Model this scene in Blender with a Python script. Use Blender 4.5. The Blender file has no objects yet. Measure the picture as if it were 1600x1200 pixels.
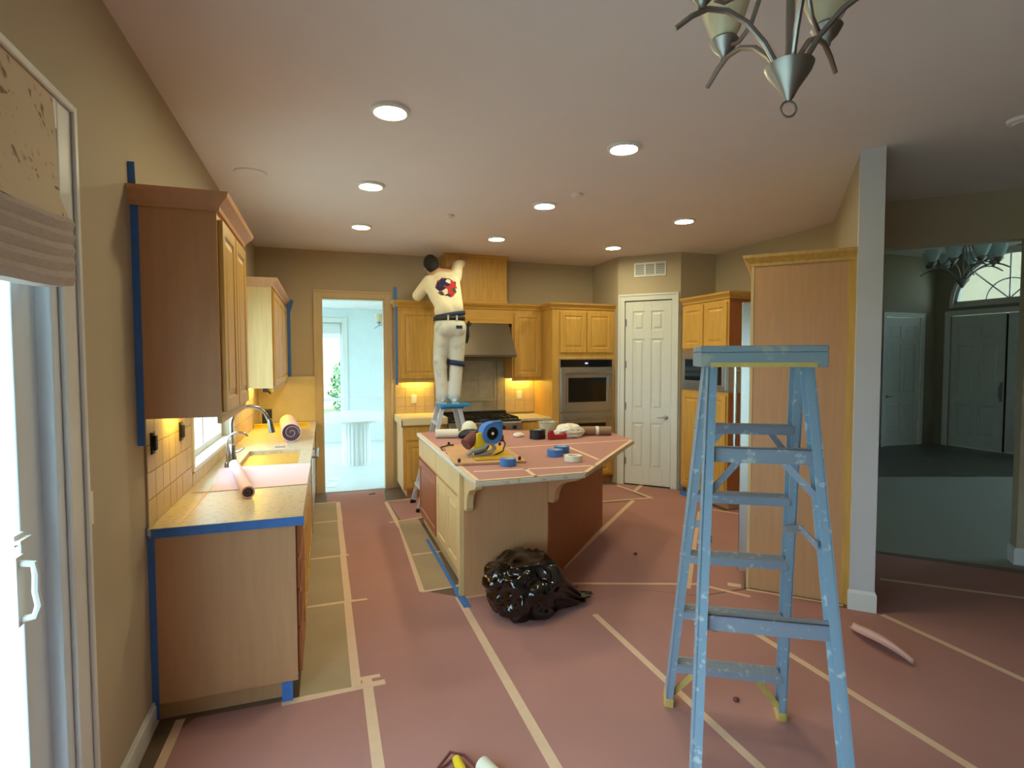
import bpy, bmesh, math, random
from mathutils import Vector, Matrix, noise
from math import sin, cos, pi, radians, sqrt, atan2
random.seed(7)
sc = bpy.context.scene
COL = sc.collection
S2 = sqrt(.5)

# ------------------------------------------------------------------ camera, sky, exposure
YAW, PITCH, ROLL, FPX, EYE = .3294, .0444, -.0023, 855.78, 1.6684
cd = bpy.data.cameras.new('camera'); cam = bpy.data.objects.new('camera', cd); COL.objects.link(cam)
cd.sensor_width = 36; cd.lens = FPX / 1600 * 36; cd.clip_start = .05; cd.clip_end = 200
_f = Vector((sin(YAW)*cos(PITCH), cos(YAW)*cos(PITCH), -sin(PITCH)))
_r = Vector((cos(YAW), -sin(YAW), 0)); _u = _r.cross(_f)
_r2 = cos(ROLL)*_r + sin(ROLL)*_u; _u2 = -sin(ROLL)*_r + cos(ROLL)*_u
cam.matrix_world = Matrix(((_r2.x, _u2.x, -_f.x, 0), (_r2.y, _u2.y, -_f.y, 0), (_r2.z, _u2.z, -_f.z, EYE), (0, 0, 0, 1)))
sc.camera = cam
wd = bpy.data.worlds.new('overcast_sky'); sc.world = wd; wd.use_nodes = True
bg = wd.node_tree.nodes['Background']; bg.inputs[0].default_value = (.58, .82, 1.0, 1); bg.inputs[1].default_value = 9.5
CAN_COLOR, CAN_POWER = (.98, .90, .56), 150.0
UNDER_COLOR, UNDER_POWER = (1.0, .74, .14), 36.0
sc.view_settings.view_transform = 'Standard'; sc.view_settings.look = 'None'
sc.view_settings.gamma = 1; sc.view_settings.use_curve_mapping = False
sc.view_settings.exposure = 0.0

# ------------------------------------------------------------------ materials
def _mat(name):
    m = bpy.data.materials.new(name); m.use_nodes = True
    n = m.node_tree.nodes; return m, m.node_tree, n, n['Principled BSDF']
def lin(c):
    return tuple((x/12.92 if x <= .04045 else ((x+.055)/1.055)**2.4) for x in c) + (1,)
def mat(name, rgb, rough=.6, metal=0, var=.06, scale=6, bump=0, bscale=60, stretch=(1, 1, 1), coat=0, spec=None):
    """procedural: sRGB base colour varied by noise, optional fine relief"""
    m, t, n, b = _mat(name); L = t.links
    tc = n.new('ShaderNodeTexCoord'); mp = n.new('ShaderNodeMapping'); mp.inputs['Scale'].default_value = stretch
    L.new(tc.outputs['Object'], mp.inputs[0])
    nz = n.new('ShaderNodeTexNoise'); nz.inputs['Scale'].default_value = scale; nz.inputs['Detail'].default_value = 4
    L.new(mp.outputs[0], nz.inputs['Vector'])
    cr = n.new('ShaderNodeValToRGB'); c = lin(rgb)
    cr.color_ramp.elements[0].position = .3; cr.color_ramp.elements[1].position = .7
    cr.color_ramp.elements[0].color = tuple(x*(1-var) for x in c[:3]) + (1,)
    cr.color_ramp.elements[1].color = tuple(min(1, x*(1+var)) for x in c[:3]) + (1,)
    L.new(nz.outputs['Fac'], cr.inputs[0]); L.new(cr.outputs[0], b.inputs['Base Color'])
    b.inputs['Roughness'].default_value = rough; b.inputs['Metallic'].default_value = metal
    if coat: b.inputs['Coat Weight'].default_value = coat
    if spec is not None: b.inputs['Specular IOR Level'].default_value = spec
    if bump:
        n2 = n.new('ShaderNodeTexNoise'); n2.inputs['Scale'].default_value = bscale; n2.inputs['Detail'].default_value = 3
        L.new(mp.outputs[0], n2.inputs['Vector'])
        bp = n.new('ShaderNodeBump'); bp.inputs['Strength'].default_value = bump; bp.inputs['Distance'].default_value = .01
        L.new(n2.outputs['Fac'], bp.inputs['Height']); L.new(bp.outputs[0], b.inputs['Normal'])
    return m
def emit(name, rgb, power):
    m = bpy.data.materials.new(name); m.use_nodes = True; n = m.node_tree.nodes; n.clear()
    e = n.new('ShaderNodeEmission'); e.inputs[0].default_value = (*rgb, 1); e.inputs[1].default_value = power
    o = n.new('ShaderNodeOutputMaterial'); m.node_tree.links.new(e.outputs[0], o.inputs[0]); return m
def thin_glass(name, tint=(.95, .98, .97)):
    m = bpy.data.materials.new(name); m.use_nodes = True; n = m.node_tree.nodes; L = m.node_tree.links; n.clear()
    tr = n.new('ShaderNodeBsdfTransparent'); tr.inputs[0].default_value = (*tint, 1)
    gl = n.new('ShaderNodeBsdfGlossy'); gl.inputs['Roughness'].default_value = .02
    lw = n.new('ShaderNodeLayerWeight'); lw.inputs[0].default_value = .5
    pw = n.new('ShaderNodeMath'); pw.operation = 'POWER'; pw.inputs[1].default_value = 5; L.new(lw.outputs['Facing'], pw.inputs[0])
    fr = n.new('ShaderNodeMath'); fr.operation = 'MULTIPLY_ADD'; fr.inputs[1].default_value = .5; fr.inputs[2].default_value = .04; L.new(pw.outputs[0], fr.inputs[0])
    mx = n.new('ShaderNodeMixShader'); o = n.new('ShaderNodeOutputMaterial')
    L.new(fr.outputs[0], mx.inputs[0]); L.new(tr.outputs[0], mx.inputs[1]); L.new(gl.outputs[0], mx.inputs[2]); L.new(mx.outputs[0], o.inputs[0])
    return m
def floral_fabric(name):
    m, t, n, b = _mat(name); L = t.links
    tc = n.new('ShaderNodeTexCoord')
    nz = n.new('ShaderNodeTexNoise'); nz.inputs['Scale'].default_value = 9; nz.inputs['Detail'].default_value = 3
    L.new(tc.outputs['Object'], nz.inputs['Vector'])
    vo = n.new('ShaderNodeTexVoronoi'); vo.inputs['Scale'].default_value = 34
    mixv = n.new('ShaderNodeMixRGB'); mixv.inputs[0].default_value = .12
    L.new(tc.outputs['Object'], mixv.inputs[1]); L.new(nz.outputs['Color'], mixv.inputs[2]); L.new(mixv.outputs[0], vo.inputs['Vector'])
    r1 = n.new('ShaderNodeValToRGB'); e = r1.color_ramp.elements
    e[0].position, e[0].color = .2, lin((.56, .47, .39)); e[1].position, e[1].color = .34, lin((.83, .76, .64))
    L.new(vo.outputs['Distance'], r1.inputs[0])
    r2 = n.new('ShaderNodeValToRGB'); e = r2.color_ramp.elements
    e[0].position, e[0].color = .46, (0, 0, 0, 1); e[1].position, e[1].color = .6, (1, 1, 1, 1)
    L.new(nz.outputs['Fac'], r2.inputs[0])
    mx = n.new('ShaderNodeMixRGB'); mx.inputs[1].default_value = lin((.84, .77, .66))
    L.new(r2.outputs[0], mx.inputs[0]); L.new(r1.outputs[0], mx.inputs[2]); L.new(mx.outputs[0], b.inputs['Base Color'])
    b.inputs['Roughness'].default_value = .9
    return m
def wood(name, rgb, axis='z', rough=.42, var=.12):
    st = {'z': (9, 9, .8), 'x': (.8, 9, 9), 'y': (9, .8, 9)}[axis]
    return mat(name, rgb, rough, 0, var, 4, .05, 16, st)
def speckled(name, base, spots, amount=.56, scale=60, rough=.6, metal=0):
    m, t, n, b = _mat(name); L = t.links
    tc = n.new('ShaderNodeTexCoord'); nz = n.new('ShaderNodeTexNoise')
    nz.inputs['Scale'].default_value = scale; nz.inputs['Detail'].default_value = 5
    L.new(tc.outputs['Object'], nz.inputs['Vector'])
    r = n.new('ShaderNodeValToRGB'); e = r.color_ramp.elements
    e[0].position, e[0].color = amount, lin(base); e[1].position, e[1].color = amount+.09, lin(spots)
    L.new(nz.outputs['Fac'], r.inputs[0]); L.new(r.outputs[0], b.inputs['Base Color'])
    b.inputs['Roughness'].default_value = rough; b.inputs['Metallic'].default_value = metal
    return m
M = dict(
    wall=mat('tan_wall_paint', (.73, .67, .56), .75, var=.02, scale=2, bump=.06, bscale=120),
    wall_blue=mat('dining_wall_paint', (.86, .90, .90), .8, var=.02),
    wall_dark=mat('foyer_wall_paint', (.62, .58, .48), .8, var=.02),
    ceil=mat('ceiling_paint', (.90, .86, .84), .85, var=.015, scale=2, bump=.05, bscale=90),
    white=mat('white_trim_paint', (.88, .88, .86), .38, var=.01),
    door=mat('white_door_paint', (.85, .86, .83), .42, var=.01),
    endcap=mat('pale_grey_wall_end', (.80, .79, .79), .6, var=.01),
    vinyl=mat('white_vinyl', (.86, .9, .93), .35, var=.01),
    oak=wood('oak', (.79, .61, .29)), oakx=wood('oak_across', (.79, .61, .29), 'x'),
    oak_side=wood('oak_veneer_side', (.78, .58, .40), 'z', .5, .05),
    oak_pale=wood('window_lit_oak', (.84, .72, .5), 'z', .55, .07),  # paler copy of the oak, window light put into its colour
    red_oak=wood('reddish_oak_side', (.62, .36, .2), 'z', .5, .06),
    dark=mat('dark_recess', (.2, .16, .13), .8),
    red_paper=mat('red_rosin_paper', (.68, .49, .46), .85, var=.05, scale=1.6, bump=.25, bscale=5),
    tan_paper=mat('brown_masking_paper', (.66, .57, .44), .75, var=.06, scale=3, bump=.35, bscale=7),
    tape=mat('masking_tape', (.87, .74, .62), .7, var=.04, scale=14),
    blue=mat('blue_painters_tape', (.25, .46, .74), .6, var=.06, scale=20),
    granite=speckled('beige_granite', (.82, .77, .68), (.74, .68, .57), .54, 34, .3),
    tile=mat('cream_stone_tile', (.80, .70, .52), .45, var=.07, scale=12),
    tile_g=mat('grey_stone_tile', (.66, .61, .50), .5, var=.12, scale=9),
    grout=mat('grout', (.66, .58, .45), .9),
    cream_paper=mat('cream_masking_paper', (.86, .79, .6), .8, var=.04, scale=5, bump=.5, bscale=14),
    steel=mat('stainless_steel', (.72, .71, .69), .3, .9, .04, 3, stretch=(1, 30, 30)),
    hood=mat('dull_hood_metal', (.38, .33, .27), .45, .5, .05, 3),
    chrome=mat('brushed_nickel', (.70, .70, .70), .22, 1, .03),
    dnickel=mat('satin_nickel', (.64, .62, .60), .42, 1, .05),
    blackg=mat('black_glass', (.05, .045, .04), .08, var=.02),
    black=mat('black_plastic', (.06, .06, .065), .45),
    iron=mat('cast_iron', (.09, .085, .08), .55),
    glass=thin_glass('window_glass'),
    shade=floral_fabric('floral_shade_fabric'),
    shade_lin=mat('mauve_shade_fabric', (.72, .67, .64), .9, var=.08, scale=30, stretch=(1, 1, 5)),
    ladder=speckled('blue_fibreglass', (.50, .585, .65), (.70, .73, .74), .60, 34, .5),
    ladder_al=speckled('paint_spotted_aluminium', (.56, .60, .66), (.72, .74, .74), .60, 34, .45, .4),
    ladder_cap=speckled('scuffed_blue_cap', (.50, .56, .59), (.62, .63, .58), .56, 18, .6),
    ladder_y=mat('yellow_tan_brace', (.76, .64, .36), .5, var=.2, scale=14),
    alu=mat('pale_aluminium', (.80, .82, .86), .4, .3, .05),
    blue_cloth=mat('blue_plastic_top', (.16, .50, .70), .6, var=.12, scale=18),
    bag=mat('black_bin_liner', (.012, .012, .016), .13, var=.1, scale=6, bump=.25, bscale=7, spec=.8),
    skin=mat('skin', (.80, .62, .50), .55, var=.04),
    hair=mat('dark_hair', (.10, .08, .07), .7, var=.3, scale=60),
    trouser=speckled('painters_trousers', (.80, .80, .76), (.74, .74, .70), .57, 9, .9),
    shoe=mat('pale_shoe', (.72, .76, .80), .7),
    navy=mat('navy_fabric', (.13, .20, .32), .8, var=.15),
    belt=mat('dark_belt', (.13, .11, .09), .6),
    roll_pink=mat('pink_paper_roll', (.88, .74, .74), .8, var=.03, scale=4),
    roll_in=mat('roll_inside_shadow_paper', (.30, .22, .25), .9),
    yellow=mat('yellow_plastic', (.90, .78, .14), .5, var=.08),
    amber=mat('amber_plastic_sheet', (.80, .62, .14), .35, var=.12, scale=7, bump=.4, bscale=9),
    board=wood('plywood', (.76, .58, .42), 'x', .6, .1),
    wtape=mat('white_tape', (.86, .84, .76), .7),
    grey_pl=mat('grey_plastic', (.55, .57, .60), .45, var=.05),
    maroon=mat('maroon_paper', (.42, .20, .20), .7),
    red_pl=mat('red_plastic', (.62, .12, .14), .45),
    cloth=mat('white_rag', (.88, .85, .80), .95, var=.05, scale=20, bump=.6, bscale=20),
    brown_roll=mat('brown_paper_roll', (.56, .44, .34), .7, var=.06, scale=8),
    clear=mat('clear_plastic_cup', (.74, .72, .62), .2, var=.05),
    frost=mat('cream_shade_glass', (.86, .80, .66), .35, var=.06),
    frost_blue=mat('pale_blue_shade_glass', (.80, .88, .90), .35, var=.06),
    white_fluted=mat('white_plaster', (.90, .91, .90), .6, var=.02),
    tile_floor=mat('brown_floor_tile', (.42, .34, .27), .5, var=.15, scale=4),
    din_floor=mat('pale_floor_tile', (.80, .83, .82), .35, var=.05, scale=2),
    carpet=mat('grey_carpet', (.60, .60, .55), .95, var=.08, scale=80, bump=.3, bscale=300),
    entry=mat('entry_tile', (.36, .36, .32), .4, var=.12, scale=3),
    patio=mat('concrete_patio', (.74, .75, .70), .9, var=.06, scale=2),
    grass=mat('lawn', (.44, .50, .34), .95, var=.25, scale=8),
    leafm=mat('shrub_leaf', (.30, .46, .26), .7, var=.35, scale=5),
    bark=mat('bark', (.35, .27, .2), .9, var=.2),
    fence=wood('fence_wood', (.62, .55, .46)),
    can=emit('lamp_lens', CAN_COLOR, CAN_POWER), under=emit('under_cabinet_lamp', UNDER_COLOR, UNDER_POWER),
    display=emit('oven_display', (.35, .3, 1), 3.0),
)
def shirt_mat():
    m, t, n, b = _mat('cream_shirt_with_print'); L = t.links
    tc = n.new('ShaderNodeTexCoord')
    sub = n.new('ShaderNodeVectorMath'); sub.operation = 'SUBTRACT'; sub.inputs[1].default_value = PRINT_AT
    L.new(tc.outputs['Object'], sub.inputs[0])
    fl = n.new('ShaderNodeVectorMath'); fl.operation = 'MULTIPLY'; fl.inputs[1].default_value = (1, 0.25, 1); L.new(sub.outputs[0], fl.inputs[0])
    ln = n.new('ShaderNodeVectorMath'); ln.operation = 'LENGTH'; L.new(fl.outputs[0], ln.inputs[0])
    nz = n.new('ShaderNodeTexNoise'); nz.inputs['Scale'].default_value = 13; L.new(tc.outputs['Object'], nz.inputs['Vector'])
    ad = n.new('ShaderNodeMath'); ad.operation = 'MULTIPLY_ADD'; ad.inputs[1].default_value = .09; L.new(nz.outputs['Fac'], ad.inputs[0]); L.new(ln.outputs['Value'], ad.inputs[2])
    lt = n.new('ShaderNodeMath'); lt.operation = 'LESS_THAN'; lt.inputs[1].default_value = .168; L.new(ad.outputs[0], lt.inputs[0])
    vo = n.new('ShaderNodeTexVoronoi'); vo.inputs['Scale'].default_value = 19; L.new(tc.outputs['Object'], vo.inputs['Vector'])
    sx = n.new('ShaderNodeSeparateColor'); L.new(vo.outputs['Color'], sx.inputs[0])
    r = n.new('ShaderNodeValToRGB'); r.color_ramp.interpolation = 'CONSTANT'; e = r.color_ramp.elements
    e[0].position, e[0].color = 0, lin((.12, .14, .30)); e[1].position, e[1].color = .38, lin((.70, .18, .17))
    for p, c in ((.60, (.9, .82, .74)), (.72, (.20, .27, .24)), (.86, (.16, .18, .40))):
        q = e.new(p); q.color = lin(c)
    L.new(sx.outputs[0], r.inputs[0])
    mx = n.new('ShaderNodeMixRGB'); mx.inputs[1].default_value = lin((.88, .84, .72))
    L.new(lt.outputs[0], mx.inputs[0]); L.new(r.outputs[0], mx.inputs[2]); L.new(mx.outputs[0], b.inputs['Base Color'])
    b.inputs['Roughness'].default_value = .9
    return m

# ------------------------------------------------------------------ mesh helpers
def box(bm, x0, x1, y0, y1, z0, z1, T=None):
    vs = [bm.verts.new((x, y, z)) for z in (z0, z1) for x, y in ((x0, y0), (x1, y0), (x1, y1), (x0, y1))]
    for f in ((3, 2, 1, 0), (4, 5, 6, 7), (0, 1, 5, 4), (1, 2, 6, 5), (2, 3, 7, 6), (3, 0, 4, 7)):
        bm.faces.new([vs[i] for i in f])
    if T is not None: bmesh.ops.transform(bm, matrix=T, verts=vs)
    return vs
def prism(bm, pts, z0, z1):
    a = sum(pts[i][0]*pts[(i+1) % len(pts)][1] - pts[(i+1) % len(pts)][0]*pts[i][1] for i in range(len(pts)))
    if a < 0: pts = pts[::-1]
    lo = [bm.verts.new((x, y, z0)) for x, y in pts]; hi = [bm.verts.new((x, y, z1)) for x, y in pts]
    n = len(pts); bm.faces.new(lo[::-1]); bm.faces.new(hi)
    for i in range(n): bm.faces.new((lo[i], lo[(i+1) % n], hi[(i+1) % n], hi[i]))
    return lo + hi
def bar(bm, p0, p1, w, h, up=(0, 0, 1)):
    """rectangular bar p0->p1, w across, h along up"""
    p0, p1 = Vector(p0), Vector(p1); d = (p1-p0).normalized(); s = d.cross(Vector(up)).normalized(); u = s.cross(d)
    a = []
    for p in (p0, p1):
        a += [bm.verts.new(p + s*i*w/2 + u*j*h/2) for i, j in ((-1, -1), (1, -1), (1, 1), (-1, 1))]
    for f in ((0, 1, 2, 3), (7, 6, 5, 4), (0, 4, 5, 1), (1, 5, 6, 2), (2, 6, 7, 3), (3, 7, 4, 0)):
        bm.faces.new([a[i] for i in f])
    return a
def tube(bm, pts, r, n=8, caps=True):
    pts = [Vector(p) for p in pts]; rings = []
    rs = r if isinstance(r, (list, tuple)) else [r]*len(pts)
    ref = None
    for i, p in enumerate(pts):
        d = (pts[min(i+1, len(pts)-1)] - pts[max(i-1, 0)]).normalized()
        if ref is None: ref = Vector((0, 0, 1)) if abs(d.z) < .9 else Vector((1, 0, 0))
        s = d.cross(ref).normalized(); u = s.cross(d).normalized(); ref = u
        rings.append([bm.verts.new(p + rs[i]*(cos(2*pi*k/n)*s + sin(2*pi*k/n)*u)) for k in range(n)])
    for a, b in zip(rings, rings[1:]):
        for k in range(n): bm.faces.new((a[k], a[(k+1) % n], b[(k+1) % n], b[k]))
    if caps: bm.faces.new(rings[0][::-1]); bm.faces.new(rings[-1])
def lathe(bm, prof, c=(0, 0, 0), n=20, axis=None):
    """prof [(r,z)...] around z (or along axis matrix)"""
    vs = []; rings = []
    for r, z in prof:
        if r < 1e-6: ring = [bm.verts.new((0, 0, z))]
        else: ring = [bm.verts.new((r*cos(2*pi*k/n), r*sin(2*pi*k/n), z)) for k in range(n)]
        rings.append(ring); vs += ring
    for a, b in zip(rings, rings[1:]):
        for k in range(n):
            q = [a[k % len(a)], a[(k+1) % len(a)], b[(k+1) % len(b)], b[k % len(b)]]
            q = list(dict.fromkeys(q))
            if len(q) > 2: bm.faces.new(q)
    T = Matrix.Translation(c) @ (axis if axis else Matrix())
    bmesh.ops.transform(bm, matrix=T, verts=vs)
    return vs
def ellipsoid(bm, c, r, seg=16, T=None):
    ret = bmesh.ops.create_uvsphere(bm, u_segments=seg, v_segments=max(6, seg*2//3), radius=1)
    m = Matrix.Translation(c) @ (T if T else Matrix()) @ Matrix.Diagonal((*r, 1))
    bmesh.ops.transform(bm, matrix=m, verts=ret['verts'])
def aim(p0, p1):
    d = Vector(p1) - Vector(p0); return d.to_track_quat('Z', 'Y').to_matrix().to_4x4()
def capsule(bm, p0, p1, r0, r1, n=14):
    p0, p1 = Vector(p0), Vector(p1); L = (p1-p0).length; pr = []
    for k in range(5): a = -pi/2 + pi/2*k/4; pr.append((r0*cos(a) if k else 0, r0*sin(a)))
    for k in range(5): a = pi/2*k/4; pr.append((r1*cos(a) if k < 4 else 0, L + r1*sin(a)))
    lathe(bm, pr, p0, n, aim(p0, p1))
def sweep(bm, path, prof, closed=False):
    """prof [(out,z)] swept along the 2D path, outward = right-hand side"""
    P = [Vector(p) for p in path]; n = len(P); rings = []
    for i, p in enumerate(P):
        ds = []
        if i > 0 or closed: ds.append((P[i]-P[i-1]).normalized())
        if i < n-1 or closed: ds.append((P[(i+1) % n]-P[i]).normalized())
        ns = [Vector((d.y, -d.x)) for d in ds]
        m = sum(ns, Vector((0, 0))); m = m/m.length; k = 1/max(.3, m.dot(ns[0])); m = m*k
        rings.append([bm.verts.new((p.x+m.x*o, p.y+m.y*o, z)) for o, z in prof])
    m = len(prof)
    for i in range(n if closed else n-1):
        a, b = rings[i], rings[(i+1) % n]
        for k in range(m): bm.faces.new((a[k], a[(k+1) % m], b[(k+1) % m], b[k]))
    if not closed:
        bm.faces.new(rings[0]); bm.faces.new(rings[-1][::-1])
def NB(): return bmesh.new()
def BX(*boxes):
    bm = NB()
    for b in boxes: box(bm, *b)
    return bm
def wmat(o):
    m = Matrix()
    while o: m = Matrix.Translation(o.location) @ o.rotation_euler.to_matrix().to_4x4() @ m; o = o.parent
    return m
def obj(name, bm, m, parent=None, world=False, smooth=False, bevel=0, label=None):
    bmesh.ops.recalc_face_normals(bm, faces=bm.faces[:])
    if world and parent is not None: bm.transform(wmat(parent).inverted())
    me = bpy.data.meshes.new(name); bm.to_mesh(me); bm.free()
    ms = m if isinstance(m, (list, tuple)) else [m]
    for x in ms: me.materials.append(M[x] if isinstance(x, str) else x)
    o = bpy.data.objects.new(name, me); COL.objects.link(o)
    if smooth:
        me.polygons.foreach_set('use_smooth', [True]*len(me.polygons))
        if smooth != 'all':
            try: me.set_sharp_from_angle(angle=radians(40))
            except Exception: pass
    if bevel:
        b = o.modifiers.new('bevel', 'BEVEL'); b.width = bevel; b.segments = 2; b.limit_method = 'ANGLE'
    if parent is not None: o.parent = parent
    if label: o['label'] = label
    return o
def tag(o, label, cat, group=None):
    o['label'] = label; o['category'] = cat
    if group: o['group'] = group
    return o
def thing(name, label, cat, loc=(0, 0, 0), rz=0, group=None):
    o = bpy.data.objects.new(name, None); COL.objects.link(o); o.location = loc; o.rotation_euler = (0, 0, rz)
    o.empty_display_size = .1
    return tag(o, label, cat, group)
def single(name, bm, m, label, cat, group=None, **k):
    """top-level thing that is one mesh, modelled in world coordinates; origin moved to its base"""
    vs = [v.co for v in bm.verts]; c = Vector(((min(v.x for v in vs)+max(v.x for v in vs))/2, (min(v.y for v in vs)+max(v.y for v in vs))/2, min(v.z for v in vs)))
    bm.transform(Matrix.Translation(-c)); o = obj(name, bm, m, **k); o.location = c
    return tag(o, label, cat, group)
def struct(name, bm, m, label=None, **k):
    o = obj(name, bm, m, **k); o['kind'] = 'structure'
    if label: o['label'] = label; o['category'] = name.split('_')[0]
    return o
def holder(name, label, cat, loc=(0, 0, 0), rz=0):
    o = thing(name, label, cat, loc, rz); o['kind'] = 'structure'; return o
def wallpiece(bm, p0, p1, th, z0, z1, holes=()):
    """vertical wall from p0 to p1, thickness th to the left of the direction, holes (s0,s1,za,zb)"""
    p0, p1 = Vector(p0), Vector(p1); L = (p1-p0).length; a = atan2(p1.y-p0.y, p1.x-p0.x)
    T = Matrix.Translation((p0.x, p0.y, 0)) @ Matrix.Rotation(a, 4, 'Z')
    xs = sorted({0, L, *[h[0] for h in holes], *[h[1] for h in holes]})
    for s0, s1 in zip(xs, xs[1:]):
        cut = sorted([(h[2], h[3]) for h in holes if h[0] <= s0+1e-6 and h[1] >= s1-1e-6]); z = z0
        for za, zb in cut:
            if za > z+1e-6: box(bm, s0, s1, 0, th, z, za, T)
            z = zb
        if z < z1-1e-6: box(bm, s0, s1, 0, th, z, z1, T)
def weld(bm):
    bmesh.ops.remove_doubles(bm, verts=bm.verts[:], dist=1e-5); return bm
# ------------------------------------------------------------------ structure
H1, H2, HD = 3.018, 3.62, 2.70
XW, YB = -.766, 7.2
M['casing'] = mat('cream_casing_paint', (.80, .71, .55), .5, var=.01)
bm = NB(); wallpiece(bm, (XW, -2.74), (XW, 7.34), .14, 0, H1+.06, [(1.79, 4.77, 0, 2.36), (6.46, 7.94, 1.02, 2.25)])
struct('wall_left', bm, 'wall')
bm = NB(); wallpiece(bm, (XW, YB), (4.8, YB), .14, 0, H1+.06, [(.738, 1.50, 0, 2.44)]); struct('wall_back', bm, 'wall')
bm = NB(); wallpiece(bm, (3.70, 7.2), (3.70, 6.465), .09, 0, H1); struct('wall_pantry_side', bm, 'wall')
bm = NB(); wallpiece(bm, (3.70, 6.465), (4.27, 5.895), .09, 0, H1, [(.095, .70, 0, 2.435)]); struct('wall_pantry', bm, 'wall')
bm = NB(); wallpiece(bm, (4.27, 5.895), (4.8, 5.895), .12, 0, H1); struct('wall_pantry_return', bm, 'wall')
bm = NB(); wallpiece(bm, (4.8, 7.64), (4.8, 4.17), .14, 0, H2+.05); struct('wall_right', bm, 'wall')
bm = NB(); wallpiece(bm, (4.86, 4.23), (3.30, 2.67), .127, 0, H2+.05); struct('wall_diagonal', bm, 'wall')
bm = NB(); wallpiece(bm, (4.45, 3.65), (7.5, .60), .13, 0, H2+.05, [(0, 1.175, 0, 2.62)]); struct('wall_hall', bm, 'wall')
bm = NB(); wallpiece(bm, (7.5, .60), (7.5, -2.6), .14, 0, H2+.05); struct('wall_nook_right', bm, 'wall')
bm = NB(); wallpiece(bm, (11.44, -2.6), (-.906, -2.6), .14, 0, H2+.05); struct('wall_rear', bm, 'wall')
bm = NB(); wallpiece(bm, (4.94, 7.5), (11.3, 7.5), .14, 0, H2+.05, [(5.06, 5.99, 0, 2.46)]); struct('wall_foyer_side', bm, 'wall_dark')
bm = NB(); wallpiece(bm, (11.3, 7.64), (11.3, -2.6), .14, 0, H2+.05, [(.43, 2.25, 0, 2.48), (.47, 2.21, 2.69, 3.56), (4.2, 6.8, .3, 2.5)])
AY, AZ, AR = 6.30, 2.69, .87
n = 20
for s in (-1, 1):                                     # spandrels above the half-round window
    pts = [(AY+s*AR*cos(pi/2*k/n), AZ+AR*sin(pi/2*k/n)) for k in range(n+1)] + [(AY+s*AR, AZ+AR)]
    vs = prism(bm, pts, 0, .14)
    bmesh.ops.transform(bm, matrix=Matrix(((0, 0, 1, 11.3), (1, 0, 0, 0), (0, 1, 0, 0), (0, 0, 0, 1))), verts=vs)
struct('wall_foyer_front', bm, 'wall_dark')
bm = NB(); wallpiece(bm, (-2.2, 11.6), (2.6, 11.6), .14, 0, HD+.05, [(1.25, 2.545, .52, 2.42)]); struct('wall_dining_back', bm, 'wall_blue')
bm = NB(); wallpiece(bm, (-2.2, 7.34), (-2.2, 11.74), .14, 0, HD+.05, [(.26, 3.96, .3, 2.5)]); struct('wall_dining_left', bm, 'wall_blue')
bm = NB(); wallpiece(bm, (2.6, 11.74), (2.6, 7.34), .14, 0, HD+.05, [(.7, 4.1, .3, 2.5)]); struct('wall_dining_right', bm, 'wall_blue')
bm = NB(); box(bm, -2.34, XW-.14, 7.2, 7.34, 0, HD+.05); struct('wall_dining_front', bm, 'wall_blue')
bm = NB(); prism(bm, [(-.906, -2.74), (7.64, -2.74), (7.64, .56), (4.53, 3.67), (4.9, 4.2), (4.9, 7.34), (-.906, 7.34)], H1, H1+.08); struct('ceiling', bm, 'ceil')
bm = NB(); prism(bm, [(7.55, -2.74), (11.44, -2.74), (11.44, 7.64), (4.85, 7.64), (4.85, 4.2), (4.5, 3.6), (7.55, .55)], H2, H2+.08); struct('ceiling_foyer', bm, 'ceil')
bm = NB(); box(bm, -2.34, 2.74, 7.3, 11.74, HD, HD+.08); struct('ceiling_dining', bm, 'ceil')
bm = NB(); prism(bm, [(-.906, -2.74), (7.64, -2.74), (7.64, .29), (4.4, 3.53), (4.9, 4.2), (4.9, 7.21), (-.906, 7.21)], -.1, 0); struct('floor', bm, 'tile_floor')
bm = NB(); prism(bm, [(7.64, .29), (4.4, 3.53), (4.9, 4.2), (4.9, 6.47), (11.44, 4.16), (11.44, -2.74), (7.64, -2.74)], -.1, 0); struct('floor_hall', bm, 'carpet')
bm = NB(); prism(bm, [(4.9, 6.47), (11.44, 4.16), (11.44, 7.64), (4.9, 7.64)], -.1, 0.004); struct('floor_entry', bm, 'entry')
bm = NB(); box(bm, -2.34, 2.74, 7.21, 11.74, -.1, 0.004); struct('floor_dining', bm, 'din_floor')
bm = NB(); box(bm, -30, 40, -30, 45, -.4, -.2); struct('ground', bm, 'grass')
bm = BX((-6, -.906, -4, 12, -.2, -.16), (-.906, 10, -7, -2.74, -.2, -.16), (-3, 3, 11.74, 14, -.2, -.16), (2.74, 4.8, 7.64, 12, -.2, -.16), (11.44, 16, -3, 9, -.2, -.16)); struct('patio_ground', bm, 'patio')
bm = BX((13.2, 13.4, 4.0, 9.0, -.16, 5.0), (11.44, 13.2, 8.8, 9.0, -.16, 5.0)); struct('wall_porch', bm, 'wall')  # tan wall seen through the arch; the side wall is added to block daylight
bm = BX((11.44, 13.6, 3.9, 9.1, 4.4, 4.6)); struct('roof_added_porch', bm, 'wall')  # unseen roof added to darken the porch wall behind the arch window

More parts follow.
